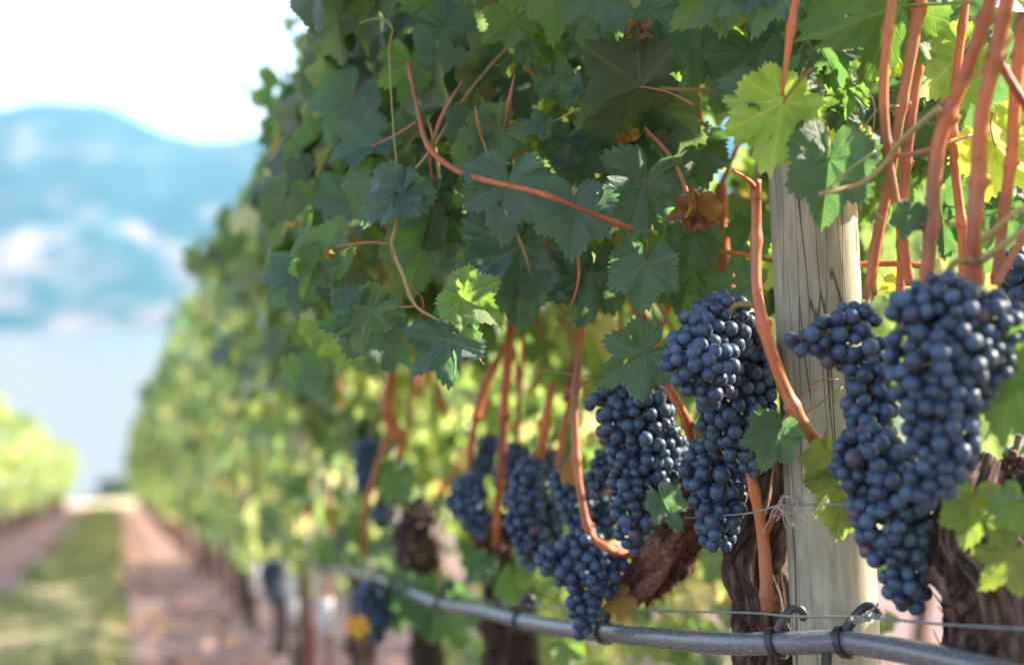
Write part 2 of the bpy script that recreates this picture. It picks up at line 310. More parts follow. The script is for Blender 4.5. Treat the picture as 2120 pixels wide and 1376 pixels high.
# ------------------------------------------------------------------ geometry helpers
def catmull(pts, n):
    pts = [Vector(p) for p in pts]
    if len(pts) == 2: return [pts[0].lerp(pts[1], i / (n - 1)) for i in range(n)]
    q = [2 * pts[0] - pts[1]] + pts + [2 * pts[-1] - pts[-2]]
    m = len(pts) - 1; out = []
    for i in range(n):
        t = i / (n - 1) * m; s = min(int(t), m - 1); t -= s
        a, b, c, d = q[s:s + 4]
        out.append(0.5 * ((2 * b) + (c - a) * t + (2 * a - 5 * b + 4 * c - d) * t * t + (3 * b - a - 3 * c + d) * t ** 3))
    return out
def interp(vals, t):
    x = t * (len(vals) - 1); i = min(int(x), len(vals) - 2) if len(vals) > 1 else 0
    return vals[0] if len(vals) == 1 else vals[i] + (vals[i + 1] - vals[i]) * (x - i)
class MB:
    def __init__(s): s.v = []; s.f = []; s.uv = []; s.mi = []
    def tube(s, pts, radii, n=24, sides=8, rough=0.0, seed=0, mi=0, knots=None, knotr=0.35, fscale=60, twist=0.0, ridge=0.0, ridge2=0.0):
        pp = catmull(pts, n); L = 0; base = len(s.v); up = Vector((0, 0, 1)); prev = None
        for i, p in enumerate(pp):
            t = (pp[min(i + 1, n - 1)] - pp[max(i - 1, 0)]).normalized()
            if prev is None:
                a = t.orthogonal().normalized()
            else:
                a = (prev - t * prev.dot(t)).normalized()
            prev = a; b = t.cross(a)
            if i: L += (p - pp[i - 1]).length
            r = interp(radii, i / (n - 1))
            if knots:
                for kk in knots: r *= 1 + knotr * math.exp(-((L - kk) / 0.006) ** 2)
            for j in range(sides + 1):
                an = 2 * math.pi * j / sides + twist * L
                rr = r
                jj = j % sides; an0 = 2 * math.pi * jj / sides
                if rough:
                    rr *= 1 + rough * noise.noise(Vector((math.cos(an0) * 1.5, math.sin(an0) * 1.5, L * fscale * 0.1)) * 1.3 + Vector((seed, 0, 0)))
                if ridge:
                    rr *= 1 + ridge * noise.noise(Vector((math.cos(an0) * 4.5, math.sin(an0) * 4.5, L * 6 + seed)))
                if ridge2:
                    rr *= 1 + ridge2 * (abs(noise.noise(Vector((math.cos(an0) * 3.6, math.sin(an0) * 3.6, L * 7 + seed)))) * 1.3 - .25) + .16 * abs(noise.noise(Vector((math.cos(an0) * 9, math.sin(an0) * 9, L * 11 + seed)))) + .12 * noise.noise(Vector((math.cos(an0) * 14, math.sin(an0) * 14, L * 40 + seed)))
                s.v.append(p + (a * math.cos(an) + b * math.sin(an)) * rr)
                s.uv.append((j / sides, L * 10))
        for i in range(n - 1):
            for j in range(sides):
                q0 = base + i * (sides + 1) + j
                s.f.append((q0, q0 + 1, q0 + sides + 2, q0 + sides + 1)); s.mi.append(mi)
        for e, i in ((0, 0), (1, n - 1)):
            c = len(s.v); s.v.append(pp[i]); s.uv.append((0.5, 0))
            for j in range(sides):
                q0 = base + i * (sides + 1) + j
                s.f.append((c, q0 + 1, q0) if e == 0 else (c, q0, q0 + 1)); s.mi.append(mi)
        return pp
    def build(s, name, mats, parent=None, origin=None):
        vs = s.v
        if origin is not None:
            o = Vector(origin); vs = [v - o for v in vs]
        me = mesh(name, vs, s.f)
        uvl = me.uv_layers.new(name='UVMap')
        loops = np.empty(len(me.loops), dtype=np.int32); me.loops.foreach_get('vertex_index', loops)
        ua = np.array(s.uv, dtype=np.float32)[loops]; uvl.data.foreach_set('uv', ua.ravel())
        me.polygons.foreach_set('material_index', s.mi)
        if not isinstance(mats, (list, tuple)): mats = [mats]
        ob = link(name, me, None, mats)
        if origin is not None: ob.location = origin
        if parent is not None: ob.parent = parent; ob.matrix_parent_inverse = Matrix.Translation(-Vector(parent.location))
        return ob

# ------------------------------------------------------------------ leaf shapes (tip along +Y, upper side +Z, petiole joint at the origin, unit length)
def leaf_arrays(nang, nring, seed, teeth=True, curl=1.0):
    rg = random.Random(seed)
    dp = rg.uniform(-0.10, 0.10)
    q1, q2 = rg.uniform(-.07, .07), rg.uniform(-.07, .07)
    anc = [(0, 1.0 + q1), (8, 0.91 + q1), (17, 0.77 + q1 * .5), (27, 0.64 + dp), (38, 0.75 + q2 * .5), (52, 0.89 + q2), (66, 0.75 + q2 * .5), (79, 0.63 + dp * .7), (92, 0.67), (106, 0.73 - q1), (122, 0.63 - q1), (140, 0.60), (158, 0.55), (170, 0.40), (180, 0.05)]
    ax = [a for a, _ in anc]; ay = [b for _, b in anc]
    nt_ = 38
    fold = rg.uniform(0.0, 0.55) * curl; droop = rg.uniform(0.05, 0.40) * curl; ph = rg.uniform(0, 6.3); ph2 = rg.uniform(0, 6.3)
    wav = rg.uniform(0.05, 0.12) * curl; side = rg.uniform(-0.3, 0.3) * curl
    V = [(0, 0, 0)]; U = [(0, 0)]
    asy = rg.uniform(0.92, 1.06)
    for i in range(1, nring + 1):
        f = (i / nring) ** 0.85
        for j in range(nang):
            th = -math.pi + 2 * math.pi * (j + 0.5) / nang
            rr = float(np.interp(abs(math.degrees(th)), ax, ay)) * (asy if th > 0 else 1 / asy)
            if teeth:
                t = (abs(th) * nt_ / (2 * math.pi) * 1.15 + 0.5 + 0.12 * math.sin(abs(th) * 9)) % 1.0
                tt = 1 - abs(t - 0.5) * 2
                tooth = (tt - 0.4) * (0.13 if abs(math.degrees(th)) < 150 else 0.06) * (0.9 + 0.9 * noise.noise(Vector((th * 4, seed, 0))))
                rr *= 1 + tooth * max(0.0, (f - 0.7) / 0.3)
            r = rr * f; x = math.sin(th) * r; y = math.cos(th) * r
            z = fold * abs(x) * 0.75 - droop * (y if y > 0 else -y * .4) ** 2 - 0.25 * droop * x * x + wav * math.sin(th * 5 + ph) * f * f + side * x * y * 0.6
            z += 0.05 * curl * noise.noise(Vector((x * 3.1, y * 3.1, seed * 3.7))) + 0.5 * wav * math.sin(th * 11 + ph2) * f ** 3 * 0.5
            d = min(abs(abs(th) - R(a)) for a in (0, 52, 106, 150)) * f
            z += 0.020 * curl * (1 - math.exp(-(d / 0.16) ** 2)) + 0.03 * curl * noise.noise(Vector((x * 7, y * 7, seed)))
            V.append((x, y, z)); U.append((x, y))
    holes = [(rg.uniform(-.5, .5), rg.uniform(-.1, .7), rg.uniform(.02, .05)) for _ in range(rg.choice((0, 1, 2, 3)))] if nring > 9 else []
    Fc = []
    for j in range(nang - 1):
        Fc.append((0, 1 + j + 1, 1 + j))
    for i in range(nring - 1):
        a = 1 + i * nang; b = a + nang
        for j in range(nang - 1):
            if holes and any((V[a + j][0] - hx) ** 2 + (V[a + j][1] - hy) ** 2 < (hr * (1 + .5 * math.sin(j * 1.3))) ** 2 for hx, hy, hr in holes): continue
            Fc.append((a + j, a + j + 1, b + j + 1, b + j))
    return np.array(V, dtype=np.float64), Fc, np.array(U, dtype=np.float32)
HEROV = [leaf_arrays(230, 12, s, True, c) for s, c in ((1, 1.1), (2, 1.3), (3, 1.0), (4, 1.5), (5, 1.2), (6, 1.0), (7, 1.8), (8, 1.2), (9, .9), (10, 1.5))]
MIDV = [leaf_arrays(84, 4, 20 + s, True, 1.1) for s in range(8)]
LOWV = [leaf_arrays(22, 2, 40 + s, False, 1.0) for s in range(6)]
CURLV = [leaf_arrays(120, 8, 60 + s, True, 3.2) for s in range(4)]

def frame(tip, nrm):
    y = Vector(tip).normalized(); n = Vector(nrm); n = (n - y * n.dot(y))
    if n.length < 1e-4: n = y.orthogonal()
    n.normalize(); x = y.cross(n)
    return Matrix((x, y, n)).transposed()
def leaf_mesh_cached(kind, i, cache={}):
    key = (kind, i)
    if key not in cache:
        V, Fc, U = {'hero': HEROV, 'mid': MIDV, 'curl': CURLV}[kind][i]
        mb = MB(); mb.v = [Vector(v) for v in V]; mb.f = list(Fc); mb.uv = [tuple(u) for u in U]; mb.mi = [0] * len(Fc)
        # petiole leaves the joint backwards and down under the blade
        rg = random.Random(i * 5 + 1)
        L = rg.uniform(0.55, 0.85)
        for f in range(len(mb.f)): pass
        mb.tube([(0, 0, -0.004), (0, -0.12 * L, -0.09 * L), (rg.uniform(-.08, .08), -0.5 * L, -0.4 * L), (rg.uniform(-.15, .15), -0.8 * L, -0.95 * L)], [0.017, 0.014, 0.014, 0.020], 10, 6, mi=1)
        me = mesh('leaf', mb.v, mb.f); uvl = me.uv_layers.new(name='UVMap')
        loops = np.empty(len(me.loops), dtype=np.int32); me.loops.foreach_get('vertex_index', loops)
        uvl.data.foreach_set('uv', np.array(mb.uv, dtype=np.float32)[loops].ravel())
        me.polygons.foreach_set('material_index', mb.mi)
        me.materials.append(M['leaf']); me.materials.append(M['petiole'])
        cache[key] = me
    return cache[key]
def leaf_obj(parent, pos, tip, nrm, size, kind='hero', var=None, color=(1, 1, 1), label=None):
    n = {'hero': len(HEROV), 'mid': len(MIDV), 'curl': len(CURLV)}[kind]
    i = RNG.randrange(n) if var is None else var
    me = leaf_mesh_cached(kind, i)
    o = bpy.data.objects.new('leaf', me); col.objects.link(o)
    m = frame(tip, nrm).to_4x4(); xs_ = size * (.86 + .26 * ((pos.x * 91.7 + pos.z * 57.3) % 1.0)); m = Matrix.Translation(pos) @ m @ Matrix.Diagonal((xs_, size, size * (.7 + .9 * ((pos.y * 83.1 + pos.z * 31.7) % 1.0)), 1))
    o.parent = parent; o.matrix_parent_inverse = Matrix.Translation(-Vector(parent.location)); o.matrix_basis = m
    o.color = (*color, 1); o.pass_index = 0 if color == (1, 1, 1) else 1
    if label: o['label'] = label
    return o
def merged_leaves(name, items, src, mats, parent=None, origin=(0, 0, 0)):
    """items: (pos, tip, nrm, size); one mesh of many leaves"""
    Vs, Fl, Ft, Us = [], [], [], []; base = 0
    o = np.array(origin)
    for idx, (p, t, n, s) in enumerate(items):
        V, Fc, U = src[idx % len(src)]
        m = np.array(frame(t, n)); Vs.append(V @ m.T * s + (np.array(p) - o)); Us.append(U)
        for f in Fc:
            Fl.extend([q + base for q in f]); Ft.append(len(f))
        base += len(V)
    V = np.concatenate(Vs).astype(np.float32); U = np.concatenate(Us)
    me = bpy.data.meshes.new(name)
    me.vertices.add(len(V)); me.vertices.foreach_set('co', V.ravel())
    me.loops.add(len(Fl)); fl = np.array(Fl, dtype=np.int32); me.loops.foreach_set('vertex_index', fl)
    me.polygons.add(len(Ft)); ft = np.array(Ft, dtype=np.int32)
    st = np.concatenate(([0], np.cumsum(ft)[:-1])).astype(np.int32)
    me.polygons.foreach_set('loop_start', st); me.polygons.foreach_set('loop_total', ft)
    me.polygons.foreach_set('use_smooth', np.ones(len(ft), dtype=bool))
    uvl = me.uv_layers.new(name='UVMap'); uvl.data.foreach_set('uv', U[fl].ravel().astype(np.float32))
    me.update(calc_edges=True); me.validate()
    for m in (mats if isinstance(mats, (list, tuple)) else [mats]): me.materials.append(m)
    if parent is None: return me
    ob = bpy.data.objects.new(name, me); col.objects.link(ob); ob.location = origin
    ob.parent = parent; ob.matrix_parent_inverse = Matrix.Translation(-Vector(parent.location))
    return ob

# ------------------------------------------------------------------ setting
ROWX, LROW, RROW = 0.63, -1.42, 2.70
CREST = 56.0
def ground(y):
    if y < CREST: return -SLOPE * y
    return -SLOPE * CREST - 0.34 * (y - CREST)
ys = list(np.linspace(-12, 20, 65)) + list(np.linspace(21, CREST, 36)) + [57, 58, 60, 64, 70, 90, 120, 152]
xs = list(np.linspace(-60, -6, 16)) + list(np.linspace(-5, 6, 56)) + list(np.linspace(8, 60, 14))
V = []; Fc = []
for y in ys:
    for x in xs:
        V.append((x, y, ground(y) + 0.03 * noise.noise(Vector((x * 1.4, y * 1.1, 0))) + 0.012 * noise.noise(Vector((x * 7, y * 7, 3))) + (0 if abs(x) < 8 else 0.6 * noise.noise(Vector((x * .1, y * .1, 9))))))
nx = len(xs)
for i in range(len(ys) - 1):
    for j in range(nx - 1): Fc.append((i * nx + j, i * nx + j + 1, i * nx + nx + j + 1, i * nx + nx + j))
tag(link('ground', mesh('ground', V, Fc), None, [M['soil']]), kind='structure')
# the grass strip down the middle of each alley
def strip(x0, x1, y0, y1, seed):
    V = []; Fc = []; n = int((y1 - y0) / 0.25); m = 9
    for i in range(n + 1):
        y = y0 + (y1 - y0) * i / n
        a = x0 + 0.10 * noise.noise(Vector((seed, y * 0.9, 0))) + 0.05 * noise.noise(Vector((seed, y * 4, 2)))
        b = x1 + 0.10 * noise.noise(Vector((seed + 5, y * 0.9, 0))) + 0.05 * noise.noise(Vector((seed + 9, y * 4, 2)))
        for j in range(m + 1):
            x = a + (b - a) * j / m
            e = min(j, m - j)
            V.append((x, y, ground(y) + 0.03 * noise.noise(Vector((x * 1.4, y * 1.1, 0))) + 0.012 + (0.02 if e > 0 else -0.02)))
    for i in range(n):
        for j in range(m):
            q = i * (m + 1) + j; Fc.append((q, q + 1, q + m + 2, q + m + 1))
    return mesh('grass_strip', V, Fc)
tag(link('grass_verge', strip(-0.66, 0.06, -6, 45, 1), None, [M['grass_base']]), kind='structure')
rg = random.Random(3)
V = []; Fc = []
for i in range(26000):
    y = 1.5 + 34 * rg.random() ** 1.6; x = rg.uniform(-0.70, 0.05)
    if noise.noise(Vector((x * 2.2, y * 1.0, 5))) < -0.12: continue
    x += rg.gauss(0, 0.02); g = ground(y) + 0.01; h = rg.uniform(0.02, 0.065) * (1 + y / 30); a = rg.uniform(0, 6.28); ww = 0.0022 * (1 + y / 7)
    dx, dy = math.cos(a) * ww, math.sin(a) * ww; lx, ly = rg.gauss(0, h * .5), rg.gauss(0, h * .5); b = len(V)
    V += [(x - dx, y - dy, g), (x + dx, y + dy, g), (x + lx * .4 + dx * .7, y + ly * .4 + dy * .7, g + h * .6), (x + lx * .4 - dx * .7, y + ly * .4 - dy * .7, g + h * .6), (x + lx, y + ly, g + h)]
    Fc += [(b, b + 1, b + 2, b + 3), (b + 3, b + 2, b + 4)]
tag(link('grass', mesh('grass', V, Fc, False), None, [M['blade']]), 'short patchy green and straw grass down the middle of the alley', 'grass', kind='stuff')
items = []
for i in range(2600):
    y = 1.0 + 36 * rg.random() ** 1.5
    x = rg.choice([rg.gauss(0.42, 0.25), rg.gauss(-1.15, 0.22), rg.uniform(-1.6, 3.4), rg.gauss(0.2, 0.12)])
    if i % 5 and -0.68 < x < 0.03: continue
    items.append(((x, y, ground(y) + 0.03 * noise.noise(Vector((x * 1.4, y * 1.1, 0))) + 0.022), (rg.gauss(0, 1), rg.gauss(0, 1), 0.1), (rg.gauss(0, .4), rg.gauss(0, .4), 1), rg.uniform(0.018, 0.045)))
me = merged_leaves('fallen_leaves', items, LOWV, M['litter'])
tag(link('fallen_leaves', me), 'dry orange and brown fallen leaves scattered over the dirt strips', 'fallen leaves', kind='stuff')

# lake
LAKEZ = -52
me = mesh('lake', [(-9000, 148, LAKEZ), (9000, 148, LAKEZ), (9000, 5600, LAKEZ), (-9000, 5600, LAKEZ)], [(0, 1, 2, 3)])
tag(link('lake', me, None, [M['water']]), kind='structure')
# mountains across the lake
def ridge(b):   # bearing (photo x) -> photo y of the skyline
    xs_ = [-900, -300, -120, 0, 50, 100, 160, 215, 265, 330, 420, 470, 540, 640, 800, 1100, 1700, 3000]
    ys_ = [330, 260, 232, 214, 208, 200, 203, 207, 222, 250, 274, 272, 262, 230, 200, 190, 250, 330]
    return float(np.interp(b, xs_, ys_))
V = []; Fc = []; na, nr = 190, 60
for i in range(nr + 1):
    fr = i / nr
    for j in range(na + 1):
        bx = -900 + 3900 * j / na
        ang = math.atan((bx - W / 2) / F) + YAW            # clockwise from +Y
        d = 5200 + 3200 * fr
        x = math.sin(ang) * d; y = math.cos(ang) * d
        top = (660 - ridge(bx)) / F * 8000 * math.cos(ang - YAW) - LAKEZ + CAMZ
        prof = min(1.0, 0.02 + fr ** 1.15 * 1.08) if fr < 0.93 else 1.0 - (fr - 0.93) * 3
        nz = noise.fractal(Vector((x * 0.0011, y * 0.0011, 2.0)), 1.0, 2.1, 5)
        nz2 = abs(noise.noise(Vector((x * 0.0022, y * 0.0007, 7))))
        z = LAKEZ - 12 + top * prof * (1 + 0.0 * nz) + (nz * 150 - nz2 * 170) * math.sin(math.pi * min(1, fr / 0.95)) * 0.9 + nz * 26 * fr
        V.append((x, y, z))
for i in range(nr):
    for j in range(na):
        q = i * (na + 1) + j; Fc.append((q, q + 1, q + na + 2, q + na + 1))
tag(link('mountains', mesh('mountains', V, Fc), None, [M['mountain']]), kind='structure')
# haze
k = NT('haze_air'); pv = k.n('ShaderNodeVolumePrincipled')
pv.inputs['Color'].default_value = (0.33, 0.71, 0.97, 1); pv.inputs['Density'].default_value = 0.00006
pv.inputs['Anisotropy'].default_value = 0.0
k.l(pv.outputs[0], k.out.inputs[1]); hz = k.m
x0, x1, y0, y1, z0, z1 = -9500, 9500, -400, 9000, -90, 1700
me = mesh('haze', [(x0, y0, z0), (x1, y0, z0), (x1, y1, z0), (x0, y1, z0), (x0, y0, z1), (x1, y0, z1), (x1, y1, z1), (x0, y1, z1)],
          [(0, 3, 2, 1), (4, 5, 6, 7), (0, 1, 5, 4), (1, 2, 6, 5), (2, 3, 7, 6), (3, 0, 4, 7)], False)
tag(link('haze', me, None, [hz]), 'pale blue haze over the lake and the mountains', 'haze', kind='stuff')

# trees at the foot of the slope, beyond the end of the rows
def far_tree(x, y, h, wd, seed, label):
    rg = random.Random(seed); g = ground(y)
    root = empty('tree', (x, y, g)); tag(root, label, 'tree', 'lakeside trees beyond the rows')
    mb = MB(); mb.tube([(x, y, g), (x + .1, y, g + h * .5), (x, y, g + h * .95)], [.16, .1, .02], 10, 7)
    for i in range(9):
        a = rg.uniform(0, 6.28); z = g + h * rg.uniform(.25, .8); L = wd * rg.uniform(.4, .9)
        mb.tube([(x, y, z), (x + math.cos(a) * L * .5, y + math.sin(a) * L * .5, z + L * .2), (x + math.cos(a) * L, y + math.sin(a) * L, z + L * .55)], [.05, .03, .01], 6, 5)
    mb.build('trunk', M['bark'], root)
    items = []
    cl = [(rg.uniform(-1, 1) * wd * .7, rg.uniform(-1, 1) * wd * .7, h * rg.uniform(.3, 1.0), wd * rg.uniform(.25, .5)) for _ in range(13)]
    for i in range(1500):
        c = rg.choice(cl); v = Vector((rg.gauss(0, 1), rg.gauss(0, 1), rg.gauss(0, .7))).normalized() * c[3] * rg.random() ** .4
        items.append(((x + c[0] + v.x, y + c[1] + v.y, g + c[2] + v.z), (rg.gauss(0, 1), rg.gauss(0, 1), -.5), (v.x, v.y, v.z + .8), rg.uniform(.15, .3)))
    merged_leaves('crown', items, LOWV, M['treeleaf'], root, (x, y, g))
def bear(px, y): return math.tan(math.atan((px - W / 2) / F) + YAW) * y
far_tree(bear(242, 84), 84, 7.6, 1.5, 1, 'tall slender hazy tree standing beyond the end of the alley')
far_tree(bear(296, 92), 92, 8.3, 1.6, 2, 'hazy tree beyond the rows, close beside the far end of the right-hand row')
far_tree(bear(262, 76), 76, 3.4, 1.0, 3, 'smallest hazy tree, low between the two taller lakeside trees')

# ------------------------------------------------------------------ vines
def halfw(h):
    return float(np.interp(h, [0.34, 0.60, 0.85, 1.0, 1.2, 1.4, 1.52, 1.64], [0.10, 0.18, 0.24, 0.31, 0.35, 0.32, 0.24, 0.08]))
def gen_leaves(n, rg, y0, y1, hmin, hmax=1.62, smin=0.045, smax=0.085):
    """leaf frames of a stretch of hedge: x about the row, y along it, h above the ground"""
    out = []
    while len(out) < n:
        h = hmin + (hmax - hmin) * rg.random() ** 0.85
        if h < 0.80 and rg.random() < 0.40: continue
        y = rg.uniform(y0, y1); side = rg.choice((-1, 1)); w_ = halfw(h)
        if h < 1.5 and noise.noise(Vector((y * 8.5, h * 8.5, side * 3 + 2))) > 0.12: continue      # holes
        bul = 1 + 0.30 * noise.noise(Vector((y * 2.6, h * 3.0, side * 4))) + 0.35 * noise.noise(Vector((y * 6, h * 6.0, side * 9)))
        if rg.random() < 0.72: x = side * w_ * bul * (1 - 0.30 * rg.random() ** 1.3)
        else: x = side * w_ * rg.random() * 0.8
        top = max(0, (h - 1.38) / 0.25)
        nrm = Vector((side * (1.0 - .5 * top) + rg.gauss(0, .45), rg.gauss(0, .5), rg.uniform(-.1, .9) + top))
        tip = Vector((side * rg.uniform(-.1, .6), rg.gauss(0, .55), -1.0 + rg.random() * .6))
        out.append((Vector((x, y, h)), tip, nrm, rg.uniform(smin, smax)))
    # loose shoots that break the outline
    for s in range(5):
        y = rg.uniform(y0, y1); side = rg.choice((-1, 1)); a = Vector((side * .12, y, 1.5)); d = Vector((side * rg.uniform(.1, .6), rg.gauss(0, .4), rg.uniform(.2, .8))).normalized()
        for q in range(8):
            p = a + d * (0.04 + q * .04) + Vector((rg.gauss(0, .02), rg.gauss(0, .02), -0.004 * q * q))
            out.append((p, Vector((rg.gauss(0, 1), rg.gauss(0, 1), -.7)), Vector((rg.gauss(0, .5), rg.gauss(0, .5), 1)), rg.uniform(.03, .06)))
    return out
def trunk_mb(bx, by, lean=0.0, h=0.62, seed=0, r=0.030, n=30, sides=14, z0=None):
    g = ground(by) - 0.03 if z0 is None else z0; rg = random.Random(seed)
    pts = [Vector((bx, by, g))]
    for i in range(1, 5):
        pts.append(Vector((bx + rg.gauss(0, .012), by + lean * i / 4 + rg.gauss(0, .015), g + h * i / 4)))
    mb = MB(); mb.tube(pts, [r * 1.25, r, r * .95, r * 1.05, r * 1.25], n, sides, rough=.5, seed=seed, fscale=70, twist=3.0, ridge=.55)
    return mb, pts[-1]
def add_bark_strips(mb, top, base, r, seed, count=16):
    rg = random.Random(seed)
    for i in range(count):
        a = rg.uniform(0, 6.28); t0 = rg.uniform(.15, .8); t1 = min(1, t0 + rg.uniform(.12, .3))
        pts = []
        for q in range(4):
            t = t0 + (t1 - t0) * q / 3; aa = a + q * .12; rr = r * (1.08 + .10 * rg.random() + (0.25 if q in (0, 3) and rg.random() < .4 else 0))
            pts.append(base.lerp(top, t) + Vector((math.cos(aa) * rr, math.sin(aa) * rr, 0)))
        mb.tube(pts, [.0012, .0028, .0024, .0008], 8, 4)

VINES = {}
def new_vine(key, y, label, group, x=ROWX, **kw):
    root = empty('grapevine', (x, y, ground(y))); tag(root, label, 'grapevine', group); VINES[key] = root; return root

GN = 'grapevines in the near part of the right-hand row'
vA = new_vine('A', 0.95, 'nearest grapevine with shaggy dark trunk at the right edge, right of the wooden post', GN)
vB = new_vine('B', 1.42, 'grapevine whose grey twisted trunk rises just left of the wooden post', GN)
vC = new_vine('C', 2.28, 'grapevine whose reddish trunk passes behind the drip hose left of the dark bunches', GN)
vD = new_vine('D', 3.20, 'slightly blurred grapevine over the far end of the visible drip hose', GN)
vE = new_vine('E', 4.10, 'blurred grapevine with yellow-green backlit leaves beside the white vine guards', GN)
def vine_for(p):
    return min((vA, vB, vC, vD, vE), key=lambda v: abs(v.location.y - p.y))

def gpt(px, py, x):         # world point on the vertical plane at perpendicular distance x seen at that pixel
    d = P(px, py, 1.0) - Vector((0, 0, CAMZ)); return Vector((0, 0, CAMZ)) + d * (x / d.x)

# trunks of the near vines
def near_trunk(root, pts, radii, seed, strips=22, n=110, sides=84):
    mb = MB(); pp = mb.tube(pts, radii, n, sides, rough=.55, seed=seed, fscale=160, twist=1.0, ridge=.30, ridge2=.42)
    rg = random.Random(seed)
    for i in range(strips * 4):
        k0 = rg.randrange(4, n - 26); ln = rg.randrange(8, 24); a = rg.uniform(0, 6.28); q = []
        for t in range(4):
            kk = k0 + ln * t // 3; rr = interp(radii, kk / (n - 1)) * (1.0 + .15 * rg.random() + (.35 if t == 3 and rg.random() < .35 else 0))
            q.append(pp[kk] + Vector((math.cos(a + .2 * t) * rr, math.sin(a + .2 * t) * rr, 0)))
        mb.tube(q, [.0006, .0017, .0015, .0004], 8, 4)
    return mb.build('trunk', M['bark'], root)
def tr(list_, Z=None): return [P(*q) for q in list_]
near_trunk(vA, [P(2160, 2300, 1.18), P(2120, 1700, 1.16), P(2060, 1330, 1.15), P(2050, 1220, 1.14), P(1985, 1140, 1.16), P(2000, 1060, 1.17), P(2040, 960, 1.2)], [.05, .036, .034, .034, .026, .020, .014], 3, 40)
near_trunk(vA, [P(2070, 1230, 1.15), P(2110, 1130, 1.18), P(2150, 1000, 1.2)], [.034, .028, .02], 13, 14, 50, 60)
near_trunk(vB, [P(1700, 2100, 1.50), P(1640, 1600, 1.50), P(1620, 1400, 1.50), P(1590, 1260, 1.50), P(1560, 1150, 1.5), P(1590, 1000, 1.48), P(1600, 900, 1.47)], [.04, .036, .034, .026, .028, .024, .016], 5, 34)
near_trunk(vC, [P(1090, 1750, 2.25), P(1062, 1400, 2.25), P(1050, 1250, 2.25), P(1045, 1120, 2.25), P(1050, 1060, 2.25)], [.04, .036, .030, .034, .018], 7)
near_trunk(vC, [P(1048, 1200, 2.25), P(1010, 1120, 2.2), P(975, 1040, 2.15), P(960, 990, 2.15)], [.02, .017, .012, .007], 17, 8, 40, 30)
near_trunk(vD, [gpt(885, 1600, .66), gpt(885, 1376, .66), gpt(870, 1200, .66), gpt(860, 1060, .66)], [.04, .032, .03, .022], 9, 8, 40, 30)
near_trunk(vE, [gpt(752, 1560, .66), gpt(752, 1376, .66), gpt(745, 1200, .66), gpt(730, 1060, .66)], [.04, .03, .028, .022], 11, 8, 40, 30)
# shaggy old arm hanging in the fruit zone
def shaggy(root, pts, radii, seed, count, mat='bark'):
    mb = MB(); pp = mb.tube(pts, radii, 40, 26, rough=.8, seed=seed, fscale=160, ridge=.6)
    rg = random.Random(seed)
    for i in range(count):
        kk = rg.randrange(1, 39); r = interp(radii, kk / 39) ; t = (pp[min(kk + 1, 39)] - pp[kk - 1]).normalized()
        o = Vector((rg.gauss(0, 1), rg.gauss(0, 1), rg.gauss(0, 1))); o = (o - t * o.dot(t)).normalized()
        p0 = pp[kk] + o * r * .85; s = rg.choice((-1, 1)); L = rg.uniform(.012, .030)
        p1 = p0 + t * s * L * .6 + o * r * .22; p2 = p1 + t * s * L * .5 + o * rg.uniform(-.004, .006) + Vector((0, 0, -.002))
        mb.tube([p0, p1, p2], [.0014, .0010, .0004], 5, 4)
    return mb
k = NT('shredded_bark'); n1 = k.noise(k.coord('Object'), 160, 4, .7); c = k.ramp(n1, [(0.3, (0.06, 0.028, 0.02)), (0.55, (0.22, 0.11, 0.08)), (0.75, (0.42, 0.26, 0.19))]); M['shred'] = k.done(k.bsdf(c, .95, .1, k.bump(n1, 1.0, .004)))
shaggy(vB, [P(1300, 1215, 1.62), P(1345, 1190, 1.58), P(1390, 1135, 1.54), P(1425, 1070, 1.5), P(1450, 1020, 1.5)], [.010, .022, .025, .022, .012], 4, 1700).build('shredded_bark', M['shred'], vB)

# canes ------------------------------------------------------------
def cane(root, pts, wpx, mat='cane', Z=None, name='cane', knots=True, sides=14, label=None, seed=None):
    """pts: (px, py, Z); wpx: widths in photo pixels"""
    seed = RNG.randrange(1000) if seed is None else seed
    wp = [P(*q) for q in pts]
    ws = wpx if isinstance(wpx, (list, tuple)) else [wpx]
    ws = [interp(ws, i / max(1, len(pts) - 1)) if len(ws) > 1 else ws[0] for i in range(len(pts))]
    rad = [w_ * .86 * q[2] / F / 2 for w_, q in zip(ws, pts)]
    L = sum((wp[i + 1] - wp[i]).length for i in range(len(wp) - 1))
    rg = random.Random(seed); kn = None
    if knots:
        kn = []; s = rg.uniform(.02, .06)
        while s < L: kn.append(s); s += rg.uniform(.07, .10)
    mb = MB(); n = max(12, int(L / .004))
    pp = mb.tube(wp, rad, min(n, 130), sides, rough=.07, seed=seed, fscale=120, knots=kn, knotr=.30, ridge=.0)
    if knots and wpx != 0:
        # a bud scar on each node
        acc = 0; ki = 0
        for i in range(1, len(pp)):
            acc += (pp[i] - pp[i - 1]).length
            if ki < len(kn) and acc >= kn[ki]:
                r = interp(rad, i / (len(pp) - 1)); s = 1 if ki % 2 else -1; ki += 1
                t = (pp[i] - pp[i - 1]).normalized(); o = (idir(s, 0, -.4)).normalized(); o = (o - t * o.dot(t)).normalized()
                up = t if t.z > 0 else -t
                mb.tube([pp[i] + o * r * .5, pp[i] + o * r * 1.25 + up * r * .3, pp[i] + o * r * 1.45 + up * r * 1.0], [r * .6, r * .42, r * .1], 6, 8)
    o = mb.build(name, M[mat], root)
    if label: o['label'] = label
    return o
